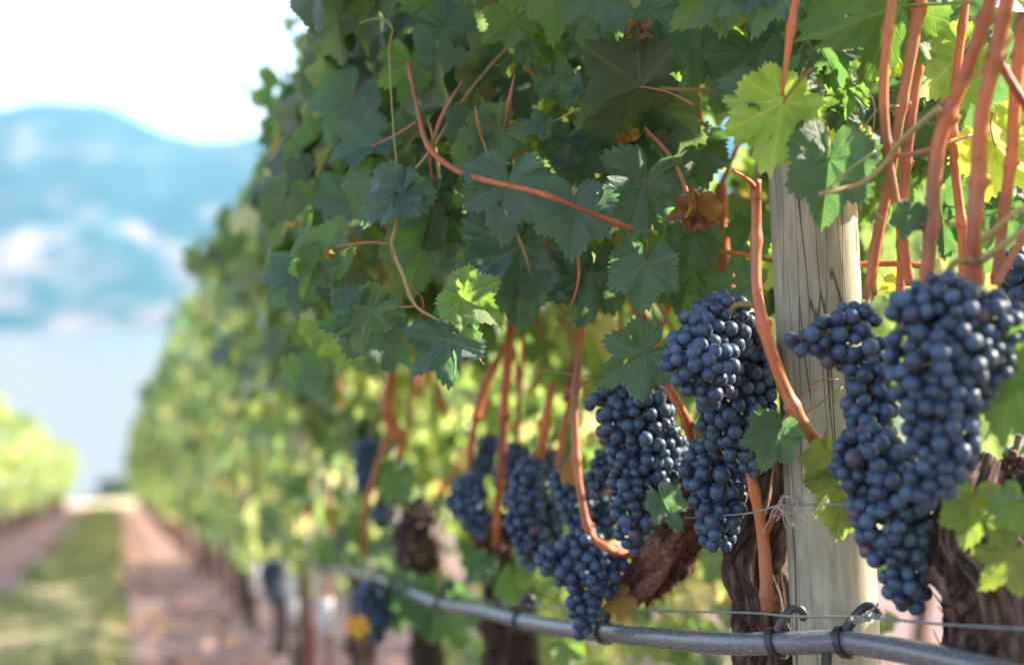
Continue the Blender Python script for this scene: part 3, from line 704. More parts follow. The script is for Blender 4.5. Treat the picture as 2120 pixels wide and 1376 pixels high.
# right-hand cluster of canes above the bunches
cane(vB, [(1566, 372, 1.27), (1566, 480, 1.27), (1567, 600, 1.26), (1588, 700, 1.25), (1625, 805, 1.25), (1665, 880, 1.25), (1720, 950, 1.27)], [24, 25, 26, 30, 32, 32, 30], label='thick orange cane curving down in front of the wooden post')
cane(vB, [(1566, 415, 1.27), (1562, 392, 1.27), (1548, 372, 1.26), (1515, 352, 1.25)], [26, 22, 10, 9], knots=False)
cane(vB, [(1548, 960, 1.36), (1570, 1060, 1.35), (1582, 1140, 1.35), (1590, 1265, 1.35)], [22, 26, 30, 32], label='orange cane hanging down left of the wooden post')
cane(vB, [(1583, 1105, 1.35), (1602, 1070, 1.36), (1625, 1020, 1.38)], [17, 15, 10], knots=False)
cane(vA, [(1850, -30, 1.2), (1830, 150, 1.2), (1835, 300, 1.2), (1860, 450, 1.21), (1884, 590, 1.22)], [22, 23, 24, 21, 24])
cane(vA, [(1912, -30, 1.24), (1888, 100, 1.24), (1862, 250, 1.24), (1850, 330, 1.24), (1832, 420, 1.24), (1815, 500, 1.24), (1797, 620, 1.24)], [30, 30, 24, 22, 24, 28, 24])
cane(vA, [(1918, 20, 1.28), (1893, 200, 1.28), (1876, 350, 1.28), (1868, 500, 1.28), (1862, 640, 1.28)], [22, 24, 22, 22, 22])
cane(vA, [(2062, -30, 1.12), (2000, 150, 1.12), (1948, 280, 1.12), (1932, 400, 1.12), (1918, 590, 1.12)], [30, 34, 38, 34, 34], label='thick orange cane rising diagonally above the largest bunch')
cane(vA, [(2092, -30, 1.08), (2060, 120, 1.08), (2032, 240, 1.08), (2024, 380, 1.09), (2016, 480, 1.09), (2018, 590, 1.1)], [38, 38, 36, 38, 36, 44], label='thickest orange cane, upright with swollen nodes near the right edge')
cane(vA, [(2002, -20, 1.3), (1976, 200, 1.3), (1975, 330, 1.3), (1992, 480, 1.3), (1994, 600, 1.3)], [20, 20, 22, 22, 22])
cane(vA, [(2118, 30, 1.18), (2102, 200, 1.18), (2094, 320, 1.18), (2078, 440, 1.18), (2062, 590, 1.18)], [26, 30, 26, 26, 24])
cane(vA, [(2062, 110, 1.1), (2090, 165, 1.1), (2135, 235, 1.1)], [20, 22, 22], knots=False)
cane(vA, [(2135, 30, 1.0), (2045, 132, 1.03), (1980, 190, 1.05), (1945, 215, 1.08)], [10, 9, 7, 6], knots=False)
cane(vA, [(1632, 323, 1.26), (1700, 314, 1.25), (1810, 314, 1.22), (1870, 322, 1.2), (1940, 305, 1.19), (2010, 280, 1.2)], [8, 9, 10, 14, 11, 9], 'petiole', knots=False, name='side_shoot')
cane(vA, [(1697, 402, 1.14), (1740, 392, 1.15), (1785, 378, 1.16), (1830, 340, 1.16), (1868, 290, 1.14), (1945, 222, 1.11)], [10, 12, 12, 12, 14, 16], 'shoot', knots=False, name='side_shoot')
cane(vA, [(1700, 404, 1.16), (1760, 350, 1.17), (1812, 312, 1.18)], [5, 5, 5], 'petiole', knots=False, name='side_shoot')
cane(vA, [(2135, 420, 1.06), (2090, 450, 1.06), (2032, 498, 1.08)], [10, 13, 15], 'shoot', knots=False, name='side_shoot')
cane(vA, [(2135, 462, 1.05), (2080, 505, 1.06), (2030, 540, 1.08)], [14, 17, 22], 'shoot', knots=False, name='side_shoot')
cane(vA, [(2130, 478, 1.15), (2095, 530, 1.15), (2062, 590, 1.15)], [17, 19, 19], knots=False)
cane(vA, [(1770, 548, 1.36), (1850, 545, 1.36), (1930, 552, 1.36)], [14, 16, 16], knots=False)
cane(vB, [(1650, -20, 1.22), (1636, 70, 1.22), (1618, 200, 1.22)], [18, 20, 9])
cane(vB, [(1494, 380, 1.62), (1497, 500, 1.62), (1512, 620, 1.62)], [26, 30, 34])
cane(vB, [(1425, 100, 1.55), (1440, 180, 1.52), (1452, 260, 1.5)], [16, 18, 12])
cane(vB, [(1335, 265, 1.42), (1385, 320, 1.41), (1412, 370, 1.4), (1428, 425, 1.4)], [7, 9, 10, 12], knots=False)
cane(vB, [(1355, 180, 1.6), (1370, 300, 1.62), (1345, 400, 1.64)], [38, 40, 36])
cane(vB, [(1465, 520, 1.45), (1530, 525, 1.43), (1600, 540, 1.42)], [12, 12, 10], knots=False)
cane(vB, [(1355, 690, 1.45), (1378, 790, 1.42), (1412, 850, 1.41), (1432, 910, 1.43)], [16, 22, 24, 22])
cane(vB, [(1215, 590, 1.6), (1205, 690, 1.58), (1190, 820, 1.58), (1192, 920, 1.57), (1200, 1010, 1.56), (1222, 1105, 1.55), (1260, 1135, 1.54), (1310, 1150, 1.56)], [12, 15, 19, 20, 20, 22, 22, 18], label='orange cane bending into a hook between the blurred bunches')
cane(vC, [(1258, 860, 1.72), (1252, 960, 1.72), (1262, 1080, 1.72)], [13, 15, 13])
cane(vC, [(1145, 790, 1.8), (1128, 880, 1.8), (1110, 1000, 1.82)], [15, 24, 22])
cane(vC, [(1060, 640, 1.96), (1045, 820, 1.95), (1042, 900, 1.95), (1034, 1010, 1.95), (1024, 1130, 1.97)], [24, 24, 22, 16])
cane(vC, [(1040, 720, 2.0), (1002, 810, 2.0), (982, 880, 2.0), (965, 1000, 2.0)], [16, 20, 19, 15])
cane(vC, [(1090, 600, 2.1), (1080, 760, 2.1), (1072, 860, 2.1), (1066, 980, 2.1)], [11, 12, 12])
cane(vC, [(1195, 740, 1.95), (1175, 850, 1.95), (1160, 930, 1.95), (1150, 1010, 1.95)], [14, 16, 14])
cane(vD, [(830, 690, 2.4), (800, 830, 2.35), (805, 890, 2.35), (780, 970, 2.35), (755, 1060, 2.35), (758, 1150, 2.4)], [22, 24, 15, 13, 11])
cane(vD, [(815, 860, 2.4), (830, 930, 2.4), (800, 985, 2.38)], [18, 20, 14])
cane(vD, [(965, 920, 2.6), (935, 985, 2.6), (900, 1030, 2.6)], [12, 12, 10])
cane(vD, [(860, 760, 2.7), (850, 850, 2.7), (835, 930, 2.7)], [12, 13, 13])
# long shoot across the leaves
cane(vC, [(845, 130, 1.5), (862, 210, 1.48), (885, 300, 1.44), (940, 350, 1.42), (1000, 372, 1.39), (1120, 400, 1.35), (1200, 432, 1.34), (1310, 475, 1.36)], [9, 11, 13, 15, 14, 14, 14, 14], label='long reddish shoot running across the leaves at upper left')
cane(vC, [(1120, 398, 1.42), (1150, 410, 1.42), (1180, 420, 1.42)], [16, 14, 10], knots=False)
cane(vC, [(1095, 60, 1.5), (1030, 120, 1.49), (960, 205, 1.47), (900, 300, 1.46), (860, 350, 1.46)], [8, 9, 9, 8, 6], 'shoot', name='side_shoot')
cane(vC, [(835, 130, 1.52), (860, 190, 1.5), (890, 260, 1.48), (905, 330, 1.47), (910, 370, 1.47)], [6, 7, 7, 7, 6], 'shoot', name='side_shoot')
cane(vC, [(828, 405, 1.45), (820, 470, 1.45), (812, 510, 1.45), (835, 570, 1.43), (860, 632, 1.42), (915, 668, 1.41), (965, 712, 1.4), (1002, 755, 1.4)], [6, 8, 11, 10, 8, 8, 6, 4], 'shoot', name='side_shoot', label='pale drooping side shoot carrying the sharp leaves at left')
cane(vC, [(662, 535, 1.47), (700, 512, 1.46), (760, 502, 1.45), (812, 506, 1.45)], [4, 5, 6, 6], 'petiole', knots=False, name='petiole')
cane(vC, [(762, 642, 1.43), (800, 638, 1.42), (860, 634, 1.42)], [4, 5, 6], 'petiole', knots=False, name='petiole')
cane(vC, [(958, 617, 1.41), (930, 632, 1.41), (920, 668, 1.41)], [4, 4, 5], 'petiole', knots=False, name='petiole')
cane(vC, [(895, 735, 1.41), (940, 722, 1.41), (965, 712, 1.4)], [4, 4, 5], 'petiole', knots=False, name='petiole')
cane(vC, [(770, 303, 1.5), (820, 280, 1.49), (865, 250, 1.48)], [5, 6, 6], 'petiole', knots=False, name='petiole')
cane(vC, [(1150, 250, 1.38), (1240, 205, 1.36), (1330, 182, 1.35), (1400, 185, 1.36), (1475, 188, 1.38)], [3, 5, 8, 9, 11], 'shoot', knots=False, name='petiole')
# tendrils
def tendril(root, pts, wpx=4, curl=None):
    if curl:
        p = P(*pts[-1]); o = []
        cx_, cy_, cz_ = pts[-1]
        for i in range(14):
            a = i * .75 + curl[1]; rr = curl[0] * (1 - i / 17)
            o.append((cx_ + math.cos(a) * rr - math.cos(curl[1]) * curl[0], cy_ + math.sin(a) * rr + i * 1.0 - math.sin(curl[1]) * curl[0], cz_ + .001 * i))
        pts = list(pts) + o[1:]
    return cane(root, pts, [wpx, wpx * .6], 'petiole', knots=False, name='tendril', sides=6)
tendril(vC, [(745, 50, 1.5), (765, 42, 1.49), (795, 40, 1.48), (812, 62, 1.47), (806, 100, 1.46), (810, 190, 1.45), (815, 270, 1.45), (822, 345, 1.45)], 6)
tendril(vC, [(810, 505, 1.45), (815, 540, 1.44), (850, 590, 1.44), (875, 620, 1.43), (875, 660, 1.43)], 4)
tendril(vC, [(795, 440, 1.46), (800, 470, 1.46), (808, 500, 1.46)], 4)
tendril(vA, [(1818, 330, 1.2), (1805, 420, 1.2), (1826, 450, 1.2)], 4, (14, 0))
tendril(vA, [(1945, 220, 1.12), (1985, 290, 1.12), (1995, 330, 1.12)], 4)
tendril(vA, [(1782, 560, 1.22), (1775, 470, 1.22), (1810, 240, 1.22), (1790, 180, 1.22)], 3)
tendril(vA, [(1860, 220, 1.2), (1820, 225, 1.2), (1780, 275, 1.2)], 5)
tendril(vA, [(1995, 470, 1.1), (1960, 462, 1.1), (1940, 470, 1.1)], 6)
tendril(vB, [(1612, 880, 1.26), (1650, 830, 1.26), (1690, 790, 1.26), (1735, 785, 1.26)], 5)
tendril(vB, [(1655, 865, 1.26), (1700, 832, 1.26), (1745, 800, 1.26)], 8)
tendril(vB, [(1700, 940, 1.25), (1715, 870, 1.25), (1742, 800, 1.25)], 5)
tendril(vC, [(1430, 370, 1.5), (1340, 430, 1.5), (1290, 455, 1.5), (1250, 430, 1.5)], 4, (16, 1))
tendril(vC, [(1275, 340, 1.45), (1285, 400, 1.45), (1215, 405, 1.45)], 4)
tendril(vC, [(1105, 770, 1.7), (1150, 768, 1.66), (1195, 778, 1.6), (1240, 772, 1.58)], 6)
tendril(vB, [(1300, 395, 1.4), (1330, 375, 1.4), (1400, 440, 1.42)], 4)

rg = random.Random(77)
def twig(root, y0):
    side = rg.choice((-1, -1, 1)); x0 = ROWX + rg.uniform(-.06, .06); z0 = ground(y0) + rg.uniform(.80, .95); n = 5; pts = []
    dx, dy = side * rg.uniform(.02, .07), rg.gauss(0, .05)
    for i in range(n): pts.append(Vector((x0 + dx * i + rg.gauss(0, .012), y0 + dy * i + rg.gauss(0, .015), z0 + .16 * i - .012 * i * i * abs(dx) * 10)))
    if any(blocked_line(p) for p in pts): return
    mb = MB(); mb.tube(pts, [rg.uniform(.003, .0048), .0034, .0028, .0018], 60, 9, rough=.08, seed=rg.randrange(99), fscale=120, knots=[.06, .14, .22, .30, .38, .46], knotr=.2)
    mb.build('cane', M['cane' if rg.random() < .7 else 'shoot'], root)
def blocked_line(p):
    q = proj(p); return q[2] < 1.42 or (q[0] > 1500 and q[2] < 1.6)
for key_, (a_, b_) in {'A': (.3, 1.05), 'B': (1.05, 1.85), 'C': (1.85, 2.74), 'D': (2.74, 3.66), 'E': (3.66, 4.6)}.items():
    for i in range(18): twig(VINES[key_], rg.uniform(a_, b_))
# ------------------------------------------------------------------ hand-placed leaves
BLUE = (0.95, 1.22, 1.50); DARK = (0.72, 0.98, 0.90); MIDG = (1.35, 1.55, 0.95); LIME = (2.4, 2.3, 1.0); YEL = (3.4, 2.7, 1.1); BROWN = (2.6, 0.85, 0.9); ORNG = (3.0, 1.1, 0.75)  # LIME and YEL put backlight into the tint, BLUE the sky sheen
HL = []   # px, py, Z, length px, direction deg (0 right, 90 down), tilt right, tilt down(-up), kind, colour, label, side
def hl(px, py, Z, L, a, tx=0.0, ty=0.0, c=MIDG, kind='hero', label=None, under=False, var=None, away=0.0):
    p = P(px, py, Z); tip = idir(math.cos(R(a)), math.sin(R(a)), away)
    n = idir(tx, ty, -1.0)
    if under: n = -n
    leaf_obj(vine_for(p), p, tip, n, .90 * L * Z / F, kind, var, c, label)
    HL.append((px, py, Z, L))
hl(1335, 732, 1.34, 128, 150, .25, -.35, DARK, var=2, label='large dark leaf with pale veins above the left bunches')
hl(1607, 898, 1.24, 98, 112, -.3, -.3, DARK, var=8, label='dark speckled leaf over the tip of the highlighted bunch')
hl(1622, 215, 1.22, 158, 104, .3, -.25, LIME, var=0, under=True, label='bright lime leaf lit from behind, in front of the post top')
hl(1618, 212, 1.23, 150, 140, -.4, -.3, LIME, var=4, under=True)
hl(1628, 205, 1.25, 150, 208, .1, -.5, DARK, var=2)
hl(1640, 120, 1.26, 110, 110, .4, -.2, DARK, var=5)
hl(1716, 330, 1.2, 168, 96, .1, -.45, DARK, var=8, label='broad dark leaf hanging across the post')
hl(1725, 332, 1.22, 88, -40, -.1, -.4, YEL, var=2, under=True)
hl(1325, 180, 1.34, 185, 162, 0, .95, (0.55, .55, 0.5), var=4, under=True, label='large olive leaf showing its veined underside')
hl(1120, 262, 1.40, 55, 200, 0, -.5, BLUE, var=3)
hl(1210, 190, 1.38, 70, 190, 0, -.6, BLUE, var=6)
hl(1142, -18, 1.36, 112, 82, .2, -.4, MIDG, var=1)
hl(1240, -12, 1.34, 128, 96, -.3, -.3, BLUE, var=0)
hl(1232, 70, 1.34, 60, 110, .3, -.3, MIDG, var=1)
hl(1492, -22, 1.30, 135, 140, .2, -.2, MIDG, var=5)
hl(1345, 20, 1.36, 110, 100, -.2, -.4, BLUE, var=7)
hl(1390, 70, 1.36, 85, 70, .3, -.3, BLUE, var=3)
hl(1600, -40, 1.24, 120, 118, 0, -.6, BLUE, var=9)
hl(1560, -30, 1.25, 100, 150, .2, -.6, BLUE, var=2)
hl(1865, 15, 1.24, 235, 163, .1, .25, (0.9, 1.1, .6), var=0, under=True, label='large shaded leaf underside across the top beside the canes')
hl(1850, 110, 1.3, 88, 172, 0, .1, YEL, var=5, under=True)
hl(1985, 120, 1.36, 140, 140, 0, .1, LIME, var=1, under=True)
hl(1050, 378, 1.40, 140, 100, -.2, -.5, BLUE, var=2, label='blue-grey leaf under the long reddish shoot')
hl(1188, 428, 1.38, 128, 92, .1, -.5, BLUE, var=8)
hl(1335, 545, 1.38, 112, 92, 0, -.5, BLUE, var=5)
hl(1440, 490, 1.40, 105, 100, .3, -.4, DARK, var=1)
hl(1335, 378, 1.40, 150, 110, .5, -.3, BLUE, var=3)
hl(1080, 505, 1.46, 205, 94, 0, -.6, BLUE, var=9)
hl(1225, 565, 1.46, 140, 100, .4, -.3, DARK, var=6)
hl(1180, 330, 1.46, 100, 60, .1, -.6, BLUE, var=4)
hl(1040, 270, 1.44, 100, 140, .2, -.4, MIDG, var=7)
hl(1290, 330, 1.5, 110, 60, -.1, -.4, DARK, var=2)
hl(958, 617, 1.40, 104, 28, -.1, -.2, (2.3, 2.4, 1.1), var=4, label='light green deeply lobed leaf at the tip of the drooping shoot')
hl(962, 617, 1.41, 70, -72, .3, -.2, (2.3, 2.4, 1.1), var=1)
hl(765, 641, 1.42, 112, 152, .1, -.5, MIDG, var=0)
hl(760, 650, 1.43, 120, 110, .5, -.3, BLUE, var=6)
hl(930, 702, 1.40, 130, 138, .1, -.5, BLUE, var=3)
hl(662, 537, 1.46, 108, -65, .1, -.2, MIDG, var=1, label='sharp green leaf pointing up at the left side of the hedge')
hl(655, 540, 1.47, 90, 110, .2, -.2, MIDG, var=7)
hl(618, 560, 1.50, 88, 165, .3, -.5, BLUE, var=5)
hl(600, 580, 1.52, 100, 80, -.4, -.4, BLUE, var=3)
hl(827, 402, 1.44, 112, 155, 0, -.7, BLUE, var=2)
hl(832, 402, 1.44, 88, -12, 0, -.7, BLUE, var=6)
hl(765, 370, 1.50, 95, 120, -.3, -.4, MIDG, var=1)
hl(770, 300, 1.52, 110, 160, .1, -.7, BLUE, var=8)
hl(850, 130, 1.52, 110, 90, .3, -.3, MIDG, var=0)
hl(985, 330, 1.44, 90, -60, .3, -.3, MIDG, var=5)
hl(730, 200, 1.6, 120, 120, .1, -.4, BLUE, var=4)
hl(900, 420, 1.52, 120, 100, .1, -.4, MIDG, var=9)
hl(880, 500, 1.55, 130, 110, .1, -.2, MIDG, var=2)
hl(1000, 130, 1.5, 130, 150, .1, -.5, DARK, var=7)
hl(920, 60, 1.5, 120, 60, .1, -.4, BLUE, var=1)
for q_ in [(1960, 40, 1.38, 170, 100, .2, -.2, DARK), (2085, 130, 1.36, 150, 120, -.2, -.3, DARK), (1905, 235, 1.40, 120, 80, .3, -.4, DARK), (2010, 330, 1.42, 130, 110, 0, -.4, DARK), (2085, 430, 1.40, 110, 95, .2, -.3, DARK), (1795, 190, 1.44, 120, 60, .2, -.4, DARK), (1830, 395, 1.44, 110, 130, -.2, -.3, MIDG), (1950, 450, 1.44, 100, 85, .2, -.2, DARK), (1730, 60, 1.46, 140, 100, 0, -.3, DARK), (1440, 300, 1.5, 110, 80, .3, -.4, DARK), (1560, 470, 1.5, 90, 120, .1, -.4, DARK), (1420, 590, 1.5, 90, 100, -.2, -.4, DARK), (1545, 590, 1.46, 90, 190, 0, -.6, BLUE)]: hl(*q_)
rf = random.Random(404)
for i in range(150):
    if i % 3: px_, py_, Z_ = rf.uniform(880, 1500), rf.uniform(-60, 600), rf.uniform(1.42, 1.66)
    else: px_, py_, Z_ = rf.uniform(590, 930), rf.uniform(40, 780), rf.uniform(1.62, 1.95)
    if px_ > 1180 and py_ > 520: continue
    if px_ < 700 and py_ < 260: continue
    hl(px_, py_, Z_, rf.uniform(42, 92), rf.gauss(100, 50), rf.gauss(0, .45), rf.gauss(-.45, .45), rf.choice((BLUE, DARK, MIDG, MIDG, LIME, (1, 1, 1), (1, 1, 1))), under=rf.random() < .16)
for i in range(11):     # thin red-brown and green shoots threading the leaves
    px_, py_, Z_ = rf.uniform(900, 1480), rf.uniform(20, 420), rf.uniform(1.38, 1.5); a_ = R(rf.choice((rf.uniform(60, 120), rf.uniform(20, 160)))); l_ = rf.uniform(110, 260)
    dx_, dy_ = math.cos(a_) * l_, math.sin(a_) * l_; b_ = rf.uniform(-30, 30)
    cane(vine_for(P(px_, py_, Z_)), [(px_, py_, Z_), (px_ + dx_ * .35 + b_, py_ + dy_ * .35, Z_), (px_ + dx_ * .7 + b_, py_ + dy_ * .7, Z_ + .02), (px_ + dx_, py_ + dy_, Z_ + .05)], [3, rf.uniform(7, 11), rf.uniform(5, 8), 2], rf.choice(('cane', 'cane', 'shoot', 'petiole')), name='side_shoot', seed=i, sides=9)
hl(1700, 90, 1.30, 120, 120, .2, -.4, DARK, var=3); hl(1660, 10, 1.29, 110, 70, -.2, -.4, MIDG, var=9); hl(1752, 180, 1.31, 80, 150, .1, -.4, MIDG, var=6); hl(1745, 240, 1.31, 70, 60, .1, -.4, DARK, var=1); hl(1060, 1200, 2.12, 70, 100, .2, -.3, MIDG, 'mid'); hl(1000, 1165, 2.1, 60, 130, .2, -.3, DARK, 'mid'); hl(1090, 1140, 2.1, 60, 70, .2, -.3, MIDG, 'mid')
hl(1884, 442, 1.12, 62, 105, -.3, -.3, DARK, var=5)
hl(2110, 745, 1.05, 140, 165, .3, .1, (1.0, 1.3, .7), var=0, under=True, label='large green leaf cut by the right edge beside the biggest bunch')
hl(2100, 800, 1.08, 150, 110, .3, .1, (1.0, 1.3, .7), var=4, under=True)
hl(2012, 1040, 1.10, 112, 98, 0, -.2, (1.6, 1.5, .8), var=8)
hl(2110, 1045, 1.08, 100, 105, .2, -.2, MIDG, var=1)
hl(2090, 1150, 1.08, 100, 130, 0, -.1, (2.0, 1.6, .7), var=2)
hl(1712, 945, 1.24, 78, 125, 0, -.2, (1.9, 1.6, .7), var=5)
hl(1740, 1012, 1.25, 122, 95, .4, -.2, (1.7, 1.5, .7), var=3)
hl(1372, 1035, 1.42, 78, 62, -.2, -.5, BLUE, var=7)
hl(2060, 300, 1.28, 150, 48, .1, .1, YEL, var=4, under=True)
hl(2120, 260, 1.3, 120, 110, .1, .1, LIME, var=1, under=True)
hl(1862, 590, 1.3, 52, 160, 0, .1, YEL, var=3, under=True)
hl(1550, 110, 1.33, 150, 70, 0, -.4, DARK, var=9)
hl(1445, 95, 1.42, 110, 95, .2, -.3, DARK, var=6)
hl(1620, 520, 1.6, 110, 120, 0, 0, LIME, var=2, under=True)
hl(1285, 285, 1.42, 18, 60, 0, 0, ORNG, 'curl', 'small dried red leaf scrap')
hl(1305, 275, 1.42, 26, 110, .3, 0, ORNG, 'curl')
hl(1440, 425, 1.34, 62, 95, .2, 0, ORNG, 'curl', 'crumpled dry brown leaf', var=0)
hl(1432, 432, 1.35, 58, 160, -.2, 0, BROWN, 'curl', var=1)
hl(1450, 435, 1.35, 60, 40, -.2, .3, BROWN, 'curl', var=2)
hl(1310, 60, 1.33, 44, 85, .6, 0, ORNG, 'curl', var=3)
hl(682, 524, 1.44, 20, 60, 0, 0, ORNG, 'curl')
hl(1290, 1238, 1.56, 52, 150, 0, -.2, (3.2, 1.4, .8), 'mid', 'orange-brown autumn leaf touching the drip hose')
hl(1180, 975, 1.6, 34, 130, 0, -.2, (3.5, 1.2, .8), 'mid')
hl(738, 1290, 2.35, 38, 80, 0, -.2, (7, 2.3, .6), 'mid', 'yellow-orange blurred leaf below the small hanging bunch')
hl(1130, 1060, 1.9, 70, 120, 0, -.3, MIDG, 'mid')
hl(690, 1060, 3.0, 34, 100, 0, -.3, (3, 1.5, .6), 'mid')
hl(820, 985, 2.35, 75, 110, 0, -.4, (1.0, 1.3, .9), 'mid')
hl(905, 1240, 2.4, 110, 100, 0, -.7, DARK, 'mid'); hl(850, 1230, 2.45, 95, 120, 0, -.7, DARK, 'mid')
hl(940, 1270, 2.5, 90, 80, 0, -.7, DARK, 'mid')
hl(1170, 1330, 1.8, 60, 40, 0, -.3, MIDG, 'mid')
# ------------------------------------------------------------------ random leaves of the near vines
hero_depth = {}
def blocked(q):
    px, py, Z = q
    if Z < 1.22: return True
    if px > 1505 and py > -60 and Z < (1.44 if py < 560 else 1.5): return True
    if 1590 < px < 1830 and py > 380 and Z < 1.5: return True
    if px > 1160 and py > 590 and Z < 1.66: return True
    if px > 1140 and py > 1000 and Z < 1.95: return True
    if 860 < px <= 1180 and py > 830 and Z < 2.32: return True
    if 700 < px <= 900 and py > 900 and Z < 2.6: return True
    if px <= 1160 and py > 820 and Z < 2.05: return True
    if px <= 1505 and py > -80 and Z < 1.48: return True
    if px < 560 and Z < 1.9: return True
    return False
# gaps in the canopy through which the sun reaches single leaves, berries, the hose and the post
GAPS = [P(*q) for q in [(1480, 720, 1.27), (1530, 745, 1.28), (1500, 790, 1.27), (1590, 790, 1.3), (1560, 300, 1.2), (1500, 340, 1.2), (1600, 350, 1.2), (1800, 1340, 1.2), (1900, 1350, 1.15), (1100, 1288, 1.83), (1000, 1260, 2.0), (1790, 1180, 1.3), (1770, 1120, 1.3),
        (2110, 170, 1.1), (1870, 520, 1.22), (2070, 350, 1.28), (1800, 110, 1.3), (1750, 300, 1.22), (1865, 600, 1.3), (1240, 1300, 1.55), (1700, 470, 1.2), (1030, 900, 1.95), (960, 620, 1.4), (680, 480, 1.46), (1960, 130, 1.36), (1640, 380, 1.2), (1205, 1300, 1.55)]]
def in_gap(p):
    for g_ in GAPS:
        v = p - g_; t = v.dot(tosun)
        if t > .02 and (v - tosun * t).length < .045: return True
    return False
rg = random.Random(11)
spans = {'A': (-0.25, 1.05), 'B': (1.05, 1.85), 'C': (1.85, 2.74), 'D': (2.74, 3.66), 'E': (3.66, 4.6)}
counts = {'A': 2400, 'B': 1700, 'C': 1700, 'D': 1150, 'E': 850}
for key, (a, b) in spans.items():
    root = VINES[key]; L = gen_leaves(counts[key], rg, a, b, 0.46 if key in 'DE' else 0.70, smin=.026, smax=.062 if key in 'ABC' else .07)
    if key in 'ABCD':      # low suckers and laterals on the sunny side
        for i in range(300):
            L.append((Vector((rg.uniform(.10, .48), rg.uniform(a, b), rg.uniform(.22, .80))), Vector((rg.gauss(0, .6), rg.gauss(0, .6), -1)), Vector((rg.gauss(.6, .6), rg.gauss(0, .5), .6)), rg.uniform(.028, .055)))
    keep = []
    for (p, t, n, s) in L:
        wp = Vector((ROWX + p.x, p.y, p.z + ground(p.y)))
        q = proj(wp)
        if in_gap(wp): continue
        if q[2] < 0.3 or blocked(q): 
            if -200 < q[0] < 2320: continue
        # thin the camera side and the middle behind the canes on the right
        if q[0] > 1480 and wp.x < ROWX + .12: continue
        if p.z < .92 and wp.x < ROWX + .08 and key in 'ABC': continue
        if q[0] > 1780 and q[1] > 380 and rg.random() < .5: continue
        vis = (-60 < q[0] < 2180 and -60 < q[1] < 1440)
        score = (s / q[2]) * (1.0 if p.x < 0 else .45) if vis else 0
        keep.append((score, wp, t, n, s))
    keep.sort(key=lambda e: -e[0])
    npart = max(0, 96 - len([c for c in root.children if c.name.startswith('leaf')])) if key != 'E' else 60
    for (sco, wp, t, n, s) in keep[:npart]:
        if sco <= 0: break
        leaf_obj(root, wp, t, n, s, 'hero' if key in 'AB' else 'mid')
    rest = [(wp, t, n, s) for (_, wp, t, n, s) in keep[npart:]]
    o = merged_leaves('foliage', rest, MIDV if key in 'ABC' else LOWV, M['leaf'] if key in 'AB' else M['leaf_far'], root, tuple(root.location)); o['kind'] = 'stuff'

# ------------------------------------------------------------------ the other vines, copied in a loop
def proto_foliage(seed, n):
    rg = random.Random(seed)
    L = gen_leaves(n, rg, -.52, .52, 0.34, smin=.045, smax=.088)
    items = [((p.x, p.y, p.z - SLOPE * p.y), t, nn, s) for (p, t, nn, s) in L]
    return merged_leaves('foliage', items, LOWV, M['leaf_far'])
FOL = [proto_foliage(100 + i, 400) for i in range(5)]
def proto_trunk(seed):
    mb, _ = trunk_mb(0, 0, 0.05 * math.sin(seed), .66, seed, .028, 22, 10, z0=-.03)
    rg = random.Random(seed)
    for i in range(5):
        y = rg.uniform(-.42, .42); mb.tube([(0, y * .3, .6), (rg.gauss(0, .02), y, .68), (rg.gauss(0, .05), y + rg.gauss(0, .04), 1.35)], [.008, .006, .003], 8, 6, mi=1)
    me = mesh('trunk', mb.v, mb.f); uvl = me.uv_layers.new(name='UVMap')
    loops = np.empty(len(me.loops), dtype=np.int32); me.loops.foreach_get('vertex_index', loops)
    uvl.data.foreach_set('uv', np.array(mb.uv, dtype=np.float32)[loops].ravel()); me.polygons.foreach_set('material_index', mb.mi)
    me.materials.append(M['bark']); me.materials.append(M['cane']); return me
TRK = [proto_trunk(s) for s in range(4)]
def far_vine(x, y, label, group, rg):
    r_ = empty('grapevine', (x, y, ground(y))); tag(r_, label, 'grapevine', group)
    for nm, ms in (('foliage', FOL), ('trunk', TRK)):
        o = bpy.data.objects.new(nm, rg.choice(ms)); col.objects.link(o); o.parent = r_
        if nm == 'foliage':
            s = rg.uniform(.93, 1.07); o.scale = (s * rg.choice((-1, 1)), 1, s * rg.uniform(.97, 1.03)); o['kind'] = 'stuff'
    return r_
rg = random.Random(21)
y = 5.05
while y < 44:
    lab = ('blurred grapevine of the right-hand row just beyond the white vine guards' if y < 8 else
           'strongly blurred grapevine in the middle stretch of the right-hand row' if y < 20 else 'tiny blurred grapevine at the far lake end of the right-hand row')
    far_vine(ROWX + rg.gauss(0, .02), y, lab, 'grapevines farther down the right-hand row', rg); y += .95
y = 12.0
while y < 44:
    far_vine(LROW + rg.gauss(0, .02), y, ('blurred sunlit grapevine across the alley, cut by the left edge' if y < 17 else 'blurred sunlit grapevine across the alley, in the far rounded end of the left row'), 'grapevines of the left-hand row', rg); y += .95
y = .6
while y < 12:
    far_vine(RROW + rg.gauss(0, .02), y, 'sunlit grapevine of the next row, glimpsed through gaps behind the near vines', 'grapevines of the row behind', rg); y += .95

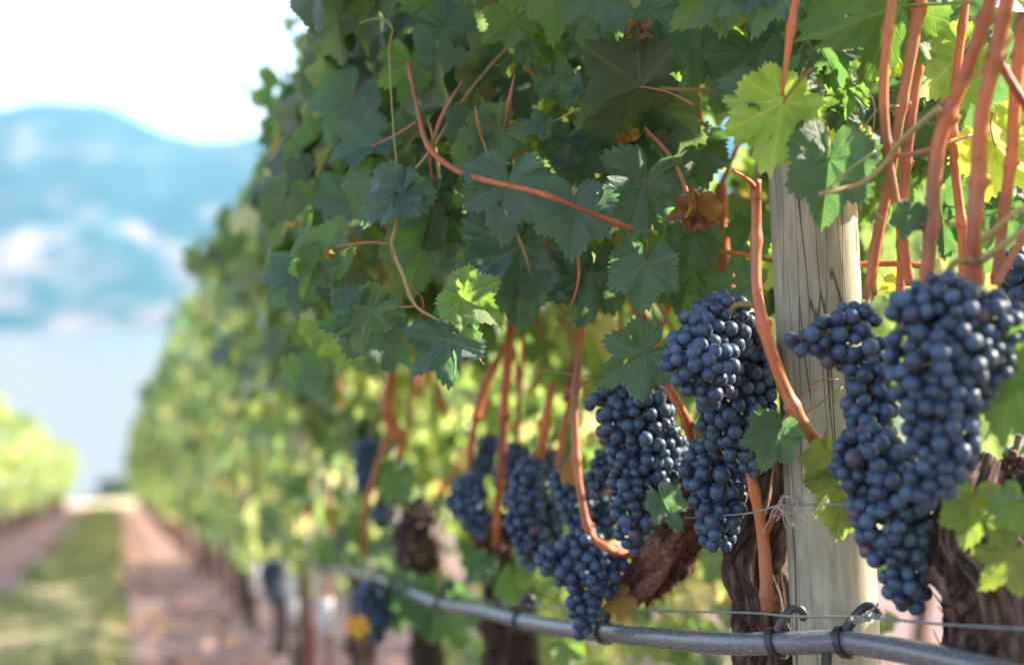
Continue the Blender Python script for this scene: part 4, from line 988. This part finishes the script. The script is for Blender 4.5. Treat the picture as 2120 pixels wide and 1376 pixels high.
# ------------------------------------------------------------------ grape bunches
def berry_mesh(sub=3, wrinkle=0.0, seed=0):
    bm = bmesh.new(); bmesh.ops.create_icosphere(bm, subdivisions=sub, radius=1.0)
    for v in bm.verts:
        z = v.co.z; v.co *= 1 + .025 * noise.noise(v.co * 1.3 + Vector((seed, 0, 0)))
        if z < -.985: v.co *= .97
        if wrinkle: v.co *= 1 + wrinkle * noise.noise(v.co * 2.6 + Vector((seed, 3, 0)))
    me = bpy.data.meshes.new('berry'); bm.to_mesh(me); bm.free()
    me.polygons.foreach_set('use_smooth', [True] * len(me.polygons)); return me
BR = []
for i in range(4):
    me = berry_mesh(4 if i < 3 else 3, .0, i); 
    # real-size mesh so that object-space texture is in metres
    co = np.empty(len(me.vertices) * 3, dtype=np.float32); me.vertices.foreach_get('co', co); me.vertices.foreach_set('co', co * .0075); me.materials.append(M['berry']); BR.append(me)
SH = berry_mesh(3, .45, 9); co = np.empty(len(SH.vertices) * 3, dtype=np.float32); SH.vertices.foreach_get('co', co); SH.vertices.foreach_set('co', co * .0068); SH.materials.append(M['berry'])
def arr(me):
    v = np.empty(len(me.vertices) * 3, dtype=np.float64); me.vertices.foreach_get('co', v)
    return v.reshape(-1, 3), [tuple(p.vertices) for p in me.polygons]
LOWB = arr(berry_mesh(2)); RAIS = arr(berry_mesh(3, .5, 4))

def bunch(label, spheres, Z, peduncle, group='grape bunches in the near part of the right-hand row', br=.0069, maxpart=98, mat='berry', seed=0, sep=.81, shoulder=True):
    """spheres: (px, py, radius px[, dZ]); peduncle: photo points from the cane to the top of the bunch"""
    rg = random.Random(seed + 77)
    S = []
    for s in spheres:
        z = Z + (s[3] if len(s) > 3 else 0); S.append((P(s[0], s[1], z), s[2] * z / F))
    # fill in between neighbouring spheres
    SS = []
    for i in range(len(S)):
        SS.append(S[i])
        if i + 1 < len(S) and (S[i][0] - S[i + 1][0]).length < 1.6 * (S[i][1] + S[i + 1][1]): SS.append((S[i][0].lerp(S[i + 1][0], .5), (S[i][1] + S[i + 1][1]) / 2 * .97))
    root = empty('grape_bunch', S[0][0] + Vector((0, 0, S[0][1]))); tag(root, label, 'grape bunch', group)
    acc = []; tries = 0; wts = [r ** 2 for _, r in SS]
    pos = np.zeros((0, 3)); rad = np.zeros(0)
    fails = 0
    while fails < 1400 and len(acc) < 520:
        c, R0 = rg.choices(SS, wts)[0]
        r = br * rg.choice((rg.uniform(.95, 1.14), rg.uniform(.93, 1.1), rg.uniform(.70, 1.0)))
        Ri = max(R0 - r * .8, r * .3)
        v = Vector((rg.gauss(0, 1), rg.gauss(0, 1), rg.gauss(0, 1))).normalized() * Ri * (rg.uniform(.90, 1.04) if rg.random() < .80 else rg.uniform(.3, .9))
        p = c + v
        deep = any((p - c2).length < R2 - r * 3.2 for c2, R2 in SS)
        if deep: fails += .2; continue
        if len(pos):
            d = np.linalg.norm(pos - np.array(p), axis=1)
            if (d < sep * (rad + r)).any(): fails += 1; continue
        pos = np.vstack([pos, np.array(p)]); rad = np.append(rad, r); acc.append((p, r)); fails = max(0, fails - 40)
    # nearest to the camera first
    cp = Vector((0, 0, CAMZ))
    axis = sum((c for c, _ in S), Vector()) / len(S)
    def front(e):
        near = min(S, key=lambda s: (s[0] - e[0]).length); return (e[0] - near[0]).normalized().dot((cp - near[0]).normalized()) * near[1] + (cp - near[0]).length * -.15
    order = sorted(acc, key=lambda e: -front(e))
    parts, rest = order[:maxpart], order[maxpart:]
    def ori(p):
        near = min(S, key=lambda s: (s[0] - p).length)[0]; o = (p - near).normalized() + Vector((rg.gauss(0, .35), rg.gauss(0, .35), -.35 + rg.gauss(0, .35)))
        return (-o).to_track_quat('Z', 'Y')
    for p, r in parts:
        me = SH if rg.random() < .04 else rg.choice(BR)
        o = bpy.data.objects.new('berry', me); col.objects.link(o)
        q = ori(p); o.parent = root; o.matrix_parent_inverse = Matrix.Translation(-root.location)
        s = r / .0075; o.matrix_basis = Matrix.Translation(p) @ q.to_matrix().to_4x4() @ Matrix.Diagonal((s * rg.uniform(.94, 1.04), s * rg.uniform(.94, 1.04), s * rg.uniform(.95, 1.08), 1))
    if rest:
        src = RAIS if mat == 'raisin' else LOWB
        Vs = []; Fs = []; b = 0
        for p, r in rest:
            q = np.array(ori(p).to_matrix()); sz = r * (rg.uniform(.6, 1.0) if mat == 'raisin' else 1)
            Vs.append(src[0] @ q.T * sz + np.array(p - root.location)); Fs += [tuple(i + b for i in f) for f in src[1]]; b += len(src[0])
        me = mesh('berries', np.concatenate(Vs), Fs); o = link('berries', me, None, [M[mat]]); o.location = root.location
        o.parent = root; o.matrix_parent_inverse = Matrix.Translation(-root.location); o['kind'] = 'stuff'
    mb = MB(); pd = [P(*q) for q in peduncle]
    mb.tube(pd + [S[0][0]], [.0030, .0028, .0024], 22, 8, rough=.2, seed=seed)
    mb.tube([S[0][0]] + [c for c, _ in S[1:]] if len(S) > 1 else [S[0][0], S[0][0] - Vector((0, 0, .02))], [.0026, .0012], 24, 6)
    for p, r in (parts + rest)[::2]:
        near = min(S, key=lambda s: (s[0] - p).length)[0]
        mb.tube([near.lerp(p, .25), near.lerp(p, .6) + Vector((0, 0, .004)), near.lerp(p, max(.3, 1 - r * 1.2 / max(.001, (near - p).length)))], [.0011, .0009], 4, 5)
    mb.build('stem', M['stem'], root)
    return root
bunch('sharp grape bunch with bright sunlit berries, hanging from the curved cane left of the post',
      [(1490, 668, 72), (1455, 705, 72, -.012), (1452, 752, 78, -.03), (1468, 795, 52, -.035), (1395, 745, 34, -.01), (1540, 690, 48, .02)], 1.30,
      [(1582, 655, 1.26), (1560, 632, 1.26), (1525, 632, 1.27), (1505, 655, 1.28)], seed=1)
bunch('long shaded bunch tapering down behind the sunlit bunch, left of the post',
      [(1560, 745, 58), (1530, 800, 78), (1525, 850, 84), (1540, 905, 56), (1553, 950, 34), (1560, 975, 22)], 1.345,
      [(1588, 660, 1.30), (1580, 690, 1.31)], seed=2)
bunch('bunch with a sideways shoulder of loose berries stretching across the post',
      [(1770, 670, 52), (1712, 690, 44), (1655, 705, 36), (1795, 735, 66), (1800, 800, 60), (1802, 850, 58), (1800, 895, 56)], 1.20,
      [(1795, 600, 1.235), (1798, 625, 1.22)], br=.0069, seed=3)
bunch('largest and nearest bunch, slightly blurred, hanging below the thick orange canes at the right',
      [(1960, 655, 98), (1895, 640, 66), (2035, 680, 88), (1950, 735, 122), (2020, 740, 88), (1945, 810, 104), (1950, 880, 90), (1950, 940, 76), (1930, 990, 58), (1905, 1015, 40)], 1.06,
      [(2020, 545, 1.08), (1985, 540, 1.07), (1962, 570, 1.06)], br=.0064, maxpart=100, seed=4)
bunch('long bunch with full round berries tapering to the lowest tip, right of the post',
      [(1800, 955, 82), (1850, 985, 66, -.01), (1845, 1050, 92), (1855, 1110, 82), (1868, 1170, 66), (1880, 1215, 52), (1888, 1255, 32)], 1.17,
      [(1760, 900, 1.26), (1790, 905, 1.2)], br=.0072, seed=5)
bunch('shaded bunch hanging under the large dark leaf, left of the sunlit bunch',
      [(1330, 850, 72), (1252, 835, 42), (1330, 910, 82), (1345, 965, 66), (1308, 1005, 54), (1318, 1060, 54), (1308, 1110, 36), (1312, 1135, 24)], 1.47,
      [(1345, 740, 1.46), (1340, 790, 1.46)], seed=6)
bunch('rounded dark bunch below the long shaded one, in front of the trunk',
      [(1478, 945, 58), (1440, 975, 36), (1485, 1000, 70), (1488, 1050, 60), (1486, 1095, 46), (1480, 1125, 28)], 1.39,
      [(1450, 870, 1.42), (1470, 895, 1.41)], br=.0075, seed=7)
bunch('spreading low bunch whose tip hangs just over the drip hose',
      [(1210, 1135, 48), (1145, 1160, 38), (1225, 1190, 64), (1265, 1160, 40), (1215, 1240, 46), (1208, 1280, 34), (1206, 1308, 20)], 1.56,
      [(1232, 1105, 1.55), (1222, 1115, 1.55)], br=.0071, seed=8)
bunch('small bunch between two upright orange canes, left of centre',
      [(975, 1010, 38), (968, 1035, 44), (985, 1070, 36), (995, 1100, 20)], 1.98, [(980, 950, 2.0), (978, 975, 2.0)], br=.0070, seed=9, maxpart=70)
bunch('tall slender bunch left of the hooked cane, soft in focus',
      [(1095, 985, 42), (1092, 1030, 50), (1085, 1075, 42), (1100, 1115, 42), (1098, 1160, 26)], 1.80, [(1110, 930, 1.82), (1100, 950, 1.82)], br=.0070, seed=10, maxpart=80)
bunch('soft-focus bunch crossing behind the hooked orange cane',
      [(1175, 1000, 42), (1195, 1040, 48), (1215, 1085, 40)], 1.72, [(1190, 930, 1.7), (1180, 960, 1.7)], br=.0070, seed=11, maxpart=70)
for i_, (lab_, sp_, Z_, pd_) in enumerate([
    ('soft bunch high behind the two upright canes left of the hooked cane', [(1065, 950, 36), (1055, 990, 38), (1060, 1030, 28)], 2.0, [(1070, 890, 2.0), (1068, 915, 2.0)]),
    ('low soft bunch between the slender bunch and the spreading low bunch', [(1140, 1060, 36), (1135, 1100, 38), (1128, 1140, 26)], 1.84, [(1150, 1010, 1.84), (1145, 1030, 1.84)]),
    ('dim bunch tucked behind the upper left side of the bunch under the dark leaf', [(1272, 905, 34), (1268, 950, 36), (1272, 990, 26)], 1.68, [(1265, 850, 1.68), (1268, 875, 1.68)]),
    ('shaded bunch in the gap left of the rounded dark bunch, close behind it', [(1400, 930, 36), (1402, 975, 38), (1398, 1015, 26)], 1.60, [(1410, 880, 1.58), (1405, 900, 1.59)]),
    ('shadowed bunch low behind the curved shaggy wood', [(1268, 1050, 34), (1262, 1090, 30)], 1.72, [(1275, 1000, 1.72), (1270, 1020, 1.72)])]):
    bunch(lab_, sp_, Z_, pd_, br=.0068, maxpart=55, seed=60 + i_)
bunch('narrow bunch squeezed between the hooked cane and the bunch under the dark leaf',
      [(1250, 955, 30), (1240, 990, 30), (1228, 1020, 24)], 1.66, [(1262, 900, 1.7), (1258, 925, 1.68)], br=.0068, seed=12, maxpart=50)
bunch('sharp bunch cut off by the right edge behind the orange canes',
      [(2110, 560, 52), (2120, 620, 46), (2100, 655, 28)], 1.27, [(2120, 470, 1.25), (2112, 500, 1.26)], br=.0075, seed=13, maxpart=60)
bunch('dim small bunch in the leaves beside the crumpled dry leaf',
      [(1385, 285, 14)], 1.6, [(1385, 240, 1.6), (1385, 265, 1.6)], br=.0072, seed=14, maxpart=8)
FB = 'blurred grape bunches farther down the right-hand row'
for i, (lab, sp, Z, ped) in enumerate([
    ('upper of two blurred dark bunches beside the leftmost orange canes', [(762, 930, 30), (755, 975, 28), (752, 1005, 20)], 2.55, [(770, 870, 2.55), (765, 900, 2.55)]),
    ('lower blurred bunch beneath the leftmost orange canes', [(800, 1040, 28), (792, 1070, 26)], 2.6, [(805, 990, 2.6), (802, 1010, 2.6)]),
    ('small dark bunch in the shade above the small centre-left bunch', [(1010, 920, 26), (1000, 960, 30)], 2.3, [(1015, 870, 2.3), (1012, 890, 2.3)]),
    ('lone bunch hanging low at the left end of the drip hose', [(768, 1240, 40), (782, 1275, 34), (780, 1315, 20)], 2.45, [(775, 1170, 2.45), (772, 1200, 2.45)]),
    ('blurred dark bunch hanging among the white vine guards', [(563, 1185, 27), (570, 1235, 20)], 4.3, [(560, 1120, 4.3), (562, 1150, 4.3)]),
    ('blurred dark patch of grapes above the white vine guards', [(545, 1085, 17), (548, 1120, 13)], 4.8, [(543, 1040, 4.8), (545, 1065, 4.8)]),
    ('hazy bunch half hidden under the leaves farthest down the row', [(515, 1050, 16)], 5.6, [(515, 1010, 5.6), (515, 1030, 5.6)]),
    ('dark bunch behind the upright orange canes left of the hooked cane', [(1140, 960, 34), (1160, 1000, 30)], 2.1, [(1145, 900, 2.1), (1142, 925, 2.1)]),
    ]):
    bunch(lab, sp, Z, ped, FB, br=.0072, maxpart=0, seed=30 + i)
bunch('shrivelled brown raisined bunch, blurred, above the left end of the drip hose', [(870, 1065, 38), (850, 1110, 42), (838, 1150, 26)], 2.35, [(880, 1000, 2.35), (875, 1030, 2.35)], FB, br=.0072, maxpart=0, mat='raisin', seed=51)
bunch('shrivelled brown bunch at the right edge between green leaves', [(2098, 960, 34), (2105, 1000, 28)], 1.2, [(2110, 900, 1.2), (2105, 920, 1.2)], br=.0068, maxpart=0, mat='raisin', seed=52)

# ------------------------------------------------------------------ post
def post(px0, py0, px1, py1, Z, rpx, label, zbot):
    a = P(px0, py0, Z); b = P(px1, py1, Z); d = (a - b).normalized()
    bot = b - d * ((b.z - zbot) / d.z); r = rpx * Z / F
    mb = MB(); mb.tube([bot, bot.lerp(a, .5), a + d * .12], [r * 1.04, r, r * .97], 90, 56, rough=.03, seed=2, fscale=5)
    o = mb.build('wooden_post', M['post'], None, origin=bot); tag(o, label, 'post'); return o
POSTZ = 1.36
post(1658, -60, 1724, 1200, POSTZ, 90, 'weathered grey wooden trellis post with long drying cracks', ground(1.24) - .1)

# ------------------------------------------------------------------ drip hose, wires, clips
HP = [(2500, 1520, .86), (2300, 1462, .93), (2120, 1406, 1.03), (1960, 1366, 1.12), (1850, 1343, 1.19), (1745, 1328, 1.25), (1620, 1331, 1.27), (1520, 1332, 1.32), (1400, 1324, 1.42), (1262, 1308, 1.58), (1180, 1302, 1.70), (1080, 1284, 1.86), (1000, 1264, 2.0), (915, 1250, 2.2), (860, 1232, 2.35), (815, 1210, 2.5), (740, 1185, 2.9), (650, 1160, 3.6)]
hp = [P(*q) for q in HP]
yy = hp[-1].y
for i in range(1, 16): hp.append(Vector((.58 + .02 * math.sin(i * 2), yy + i * 1.4, ground(yy + i * 1.4) + .47 + .02 * math.sin(i * 3.1))))
mb = MB(); hpp = mb.tube(hp, [.0106], 420, 24, rough=.03, seed=1, fscale=40)
hose = mb.build('drip_hose', M['hose'], None, origin=hp[6]); tag(hose, 'glossy grey-black plastic drip irrigation hose sagging along the row', 'drip hose')
def wire(pts, r, label, n=160):
    mb = MB(); mb.tube([P(*q) if isinstance(q, tuple) else q for q in pts], [r], n, 7, rough=.1, seed=3, fscale=300)
    o = mb.build('trellis_wire', M['wire'], None, origin=P(*pts[0])); tag(o, label, 'wire', 'trellis wires'); return o
W1 = [(2500, 1325, .92), (2120, 1301, 1.05), (1960, 1292, 1.13), (1830, 1280, 1.2), (1770, 1276, 1.235), (1640, 1275, 1.255), (1560, 1268, 1.33), (1420, 1265, 1.45), (1290, 1262, 1.58), (1160, 1255, 1.78), (1030, 1247, 2.05), (900, 1212, 2.4), (830, 1190, 2.6), (700, 1150, 3.3)]
w1 = W1 + [Vector((.60, 3.4 + i, ground(3.4 + i) + .52)) for i in range(1, 12)]
wire(w1, .0012, 'thin grey lower trellis wire just above the drip hose')
W2 = [(2500, 1040, .95), (2120, 1028, 1.05), (2040, 1022, 1.08), (1945, 1030, 1.14), (1800, 1042, 1.2), (1700, 1044, 1.235), (1620, 1045, 1.26), (1580, 1055, 1.29), (1530, 1064, 1.33), (1400, 1072, 1.5), (1250, 1068, 1.85)]
wire(W2, .0009, 'thin pale upper wire tied across the face of the wooden post', 110)
# knotted string on the upper wire
mb = MB(); rg = random.Random(5)
for i in range(9):
    x0 = 1625 + rg.uniform(-8, 14); q = [(x0 + rg.uniform(-14, 14), 1045 + rg.uniform(-18, 10), 1.245)]
    for j in range(1, 5): q.append((q[-1][0] + rg.uniform(-14, 16), q[-1][1] + rg.uniform(-6, 22), 1.245 + rg.uniform(-.006, .006)))
    mb.tube([P(*a) for a in q], [.0007], 16, 5)
mb.tube([P(1622, 1030, 1.25), P(1612, 1050, 1.24), P(1640, 1062, 1.24), P(1650, 1035, 1.245), P(1618, 1030, 1.25), P(1630, 1075, 1.24), P(1648, 1095, 1.245)], [.0011], 30, 6)
o = mb.build('wire_tie', M['string'], None, origin=P(1625, 1045, 1.25)); tag(o, 'frayed pale string knotted round the upper wire on the post', 'string tie')
# wire end twisted off near the right clip
mb = MB(); mb.tube([P(1755, 1284, 1.225), P(1780, 1280, 1.225), P(1812, 1256, 1.22), P(1818, 1246, 1.22)], [.0013], 20, 6); mb.tube([P(1770, 1290, 1.225), P(1800, 1280, 1.22), P(1830, 1268, 1.22)], [.0012], 14, 6)
mb.tube([P(1760, 1276, 1.23), P(1772, 1290, 1.225), P(1786, 1272, 1.225), P(1798, 1284, 1.225), P(1808, 1268, 1.225)], [.0011], 24, 6)
o = mb.build('wire_twist', M['wire'], None, origin=P(1780, 1280, 1.225)); tag(o, 'twisted grey wire splice beside the right hose clip', 'wire splice')
def clip(hx, wx, label, big=True, only_ring=False):
    i = min(range(len(hpp)), key=lambda k_: abs(proj(hpp[k_])[0] - hx)); c = hpp[i]; t = (hpp[i + 1] - hpp[i - 1]).normalized()
    up = Vector((0, 0, 1)); up = (up - t * up.dot(t)).normalized(); s = t.cross(up)
    root = empty('hose_clip', c); tag(root, label, 'hose clip', 'plastic clips on the drip hose')
    sc_ = 1.0 if big else .9
    # open ring round the hose: flat band
    V = []; Fc = []; n = 30; uv = []
    for q in range(n + 1):
        a = R(62) + R(320) * q / n; rr = .0116
        for (dr, dt) in ((0, -.0032), (.0028, -.0032), (.0028, .0032), (0, .0032)):
            V.append(c + (up * math.sin(a) + s * math.cos(a)) * (rr + dr) + t * (dt * sc_ + .0035 * math.sin(a)))
    for q in range(n):
        for e in range(4): Fc.append((q * 4 + e, q * 4 + (e + 1) % 4, q * 4 + 4 + (e + 1) % 4, q * 4 + 4 + e))
    Fc += [(3, 2, 1, 0), (n * 4, n * 4 + 1, n * 4 + 2, n * 4 + 3)]
    me = mesh('ring', [v - c for v in V], Fc, False); o = link('ring', me, None, [M['clip']]); o.location = c; o.parent = root; o.matrix_parent_inverse = Matrix.Translation(-root.location)
    # hook up to the wire
    zc = proj(c)[2]; f = zc / F
    R_ = idir(1, 0); U_ = Vector((0, 0, 1))
    dx = (wx - hx) * f
    top = c + U_ * .0125
    mb = MB()
    if not only_ring:
        mb.tube([top - U_ * .003, top + R_ * dx * .35 + U_ * .005, top + R_ * (dx * .8 - .001) + U_ * .0125, top + R_ * (dx + .002) + U_ * .0185, top + R_ * (dx + .009) + U_ * .0185, top + R_ * (dx + .0125) + U_ * .013, top + R_ * (dx + .011) + U_ * .008], [.0048, .0050, .0046, .0040, .0040, .0042, .0026], 30, 8)
    else:
        mb.tube([top - U_ * .002, top + U_ * .004 - R_ * .003, top + U_ * .010 - R_ * .006], [.003, .0022, .0012], 10, 8)
    mb.build('hook', M['clip'], root)
    return root
clip(1605, 1632, 'black plastic hose clip hooked over the wire at the left face of the post')
clip(1748, 1785, 'black plastic hose clip with a large open hook, right of the post centre')
clip(1252, 1262, 'shaded black hose clip touching the tip of the low bunch', True)
clip(1082, 1086, 'blurred hose clip in front of the reddish trunk', False)
clip(918, 922, 'blurred hose clip nearest the left end of the hose', False)
# drip emitter
mb = MB(); i = min(range(len(hpp)), key=lambda k_: abs(proj(hpp[k_])[0] - 1708)); c = hpp[i]
mb.tube([c - Vector((0, 0, .009)), c - Vector((0, 0, .020)), c - Vector((0, 0, .035))], [.0045, .0055, .003], 12, 10)
o = mb.build('emitter', M['clip'], None, origin=c); o.parent = hose; o.matrix_parent_inverse = Matrix.Translation(-hose.location)

# ------------------------------------------------------------------ white vine guards and a rusty stake
def guard(px, y0_, y1_, x, label):
    a = gpt(px, y0_, x); b = gpt(px, y1_, x); r = .017
    V = []; Fc = []; n = 18
    for q in range(n):
        an = 2 * math.pi * q / n
        for zz, rr in ((b.z, r), (a.z, r), (a.z, r - .003), (b.z, r - .003)):
            V.append((a.x + math.cos(an) * rr, a.y + math.sin(an) * rr, zz))
    for q in range(n):
        p_ = (q + 1) % n
        for e in range(4): Fc.append((q * 4 + e, q * 4 + (e + 1) % 4, p_ * 4 + (e + 1) % 4, p_ * 4 + e))
    c = Vector((a.x, a.y, b.z)); me = mesh('vine_guard', [Vector(v) - c for v in V], Fc); o = link('vine_guard', me, None, [M['guard']]); o.location = c
    tag(o, label, 'vine guard', 'white sleeves on the young trunks')
    g = ground(a.y) - .02; root = empty('vine_stake', (a.x, a.y, g)); tag(root, 'thin brown stake carrying the ' + label, 'stake', 'stakes in the white vine guards')
    mb = MB(); mb.tube([(a.x, a.y, g), (a.x + .005, a.y, a.z + .1), (a.x, a.y, a.z + .35)], [.009, .007, .006], 14, 8); mb.build('shaft', M['rust'] if px == 677 else M['bark'], root)
guard(677, 1238, 1312, .56, 'nearest white sleeve, left of the low hanging bunch')
guard(606, 1192, 1290, .58, 'middle white sleeve, right of the blurred dark bunch')
guard(528, 1160, 1226, .60, 'farthest white sleeve, left of the blurred dark bunch')
a = gpt(645, 1290, .52); g = ground(a.y) - .02
mb = MB(); mb.tube([(a.x, a.y, g), (a.x, a.y, a.z)], [.014, .013], 8, 10); o = mb.build('metal_stake', M['rust'], None, origin=(a.x, a.y, g)); tag(o, 'short rusty red stake left of the nearest white sleeve', 'stake')
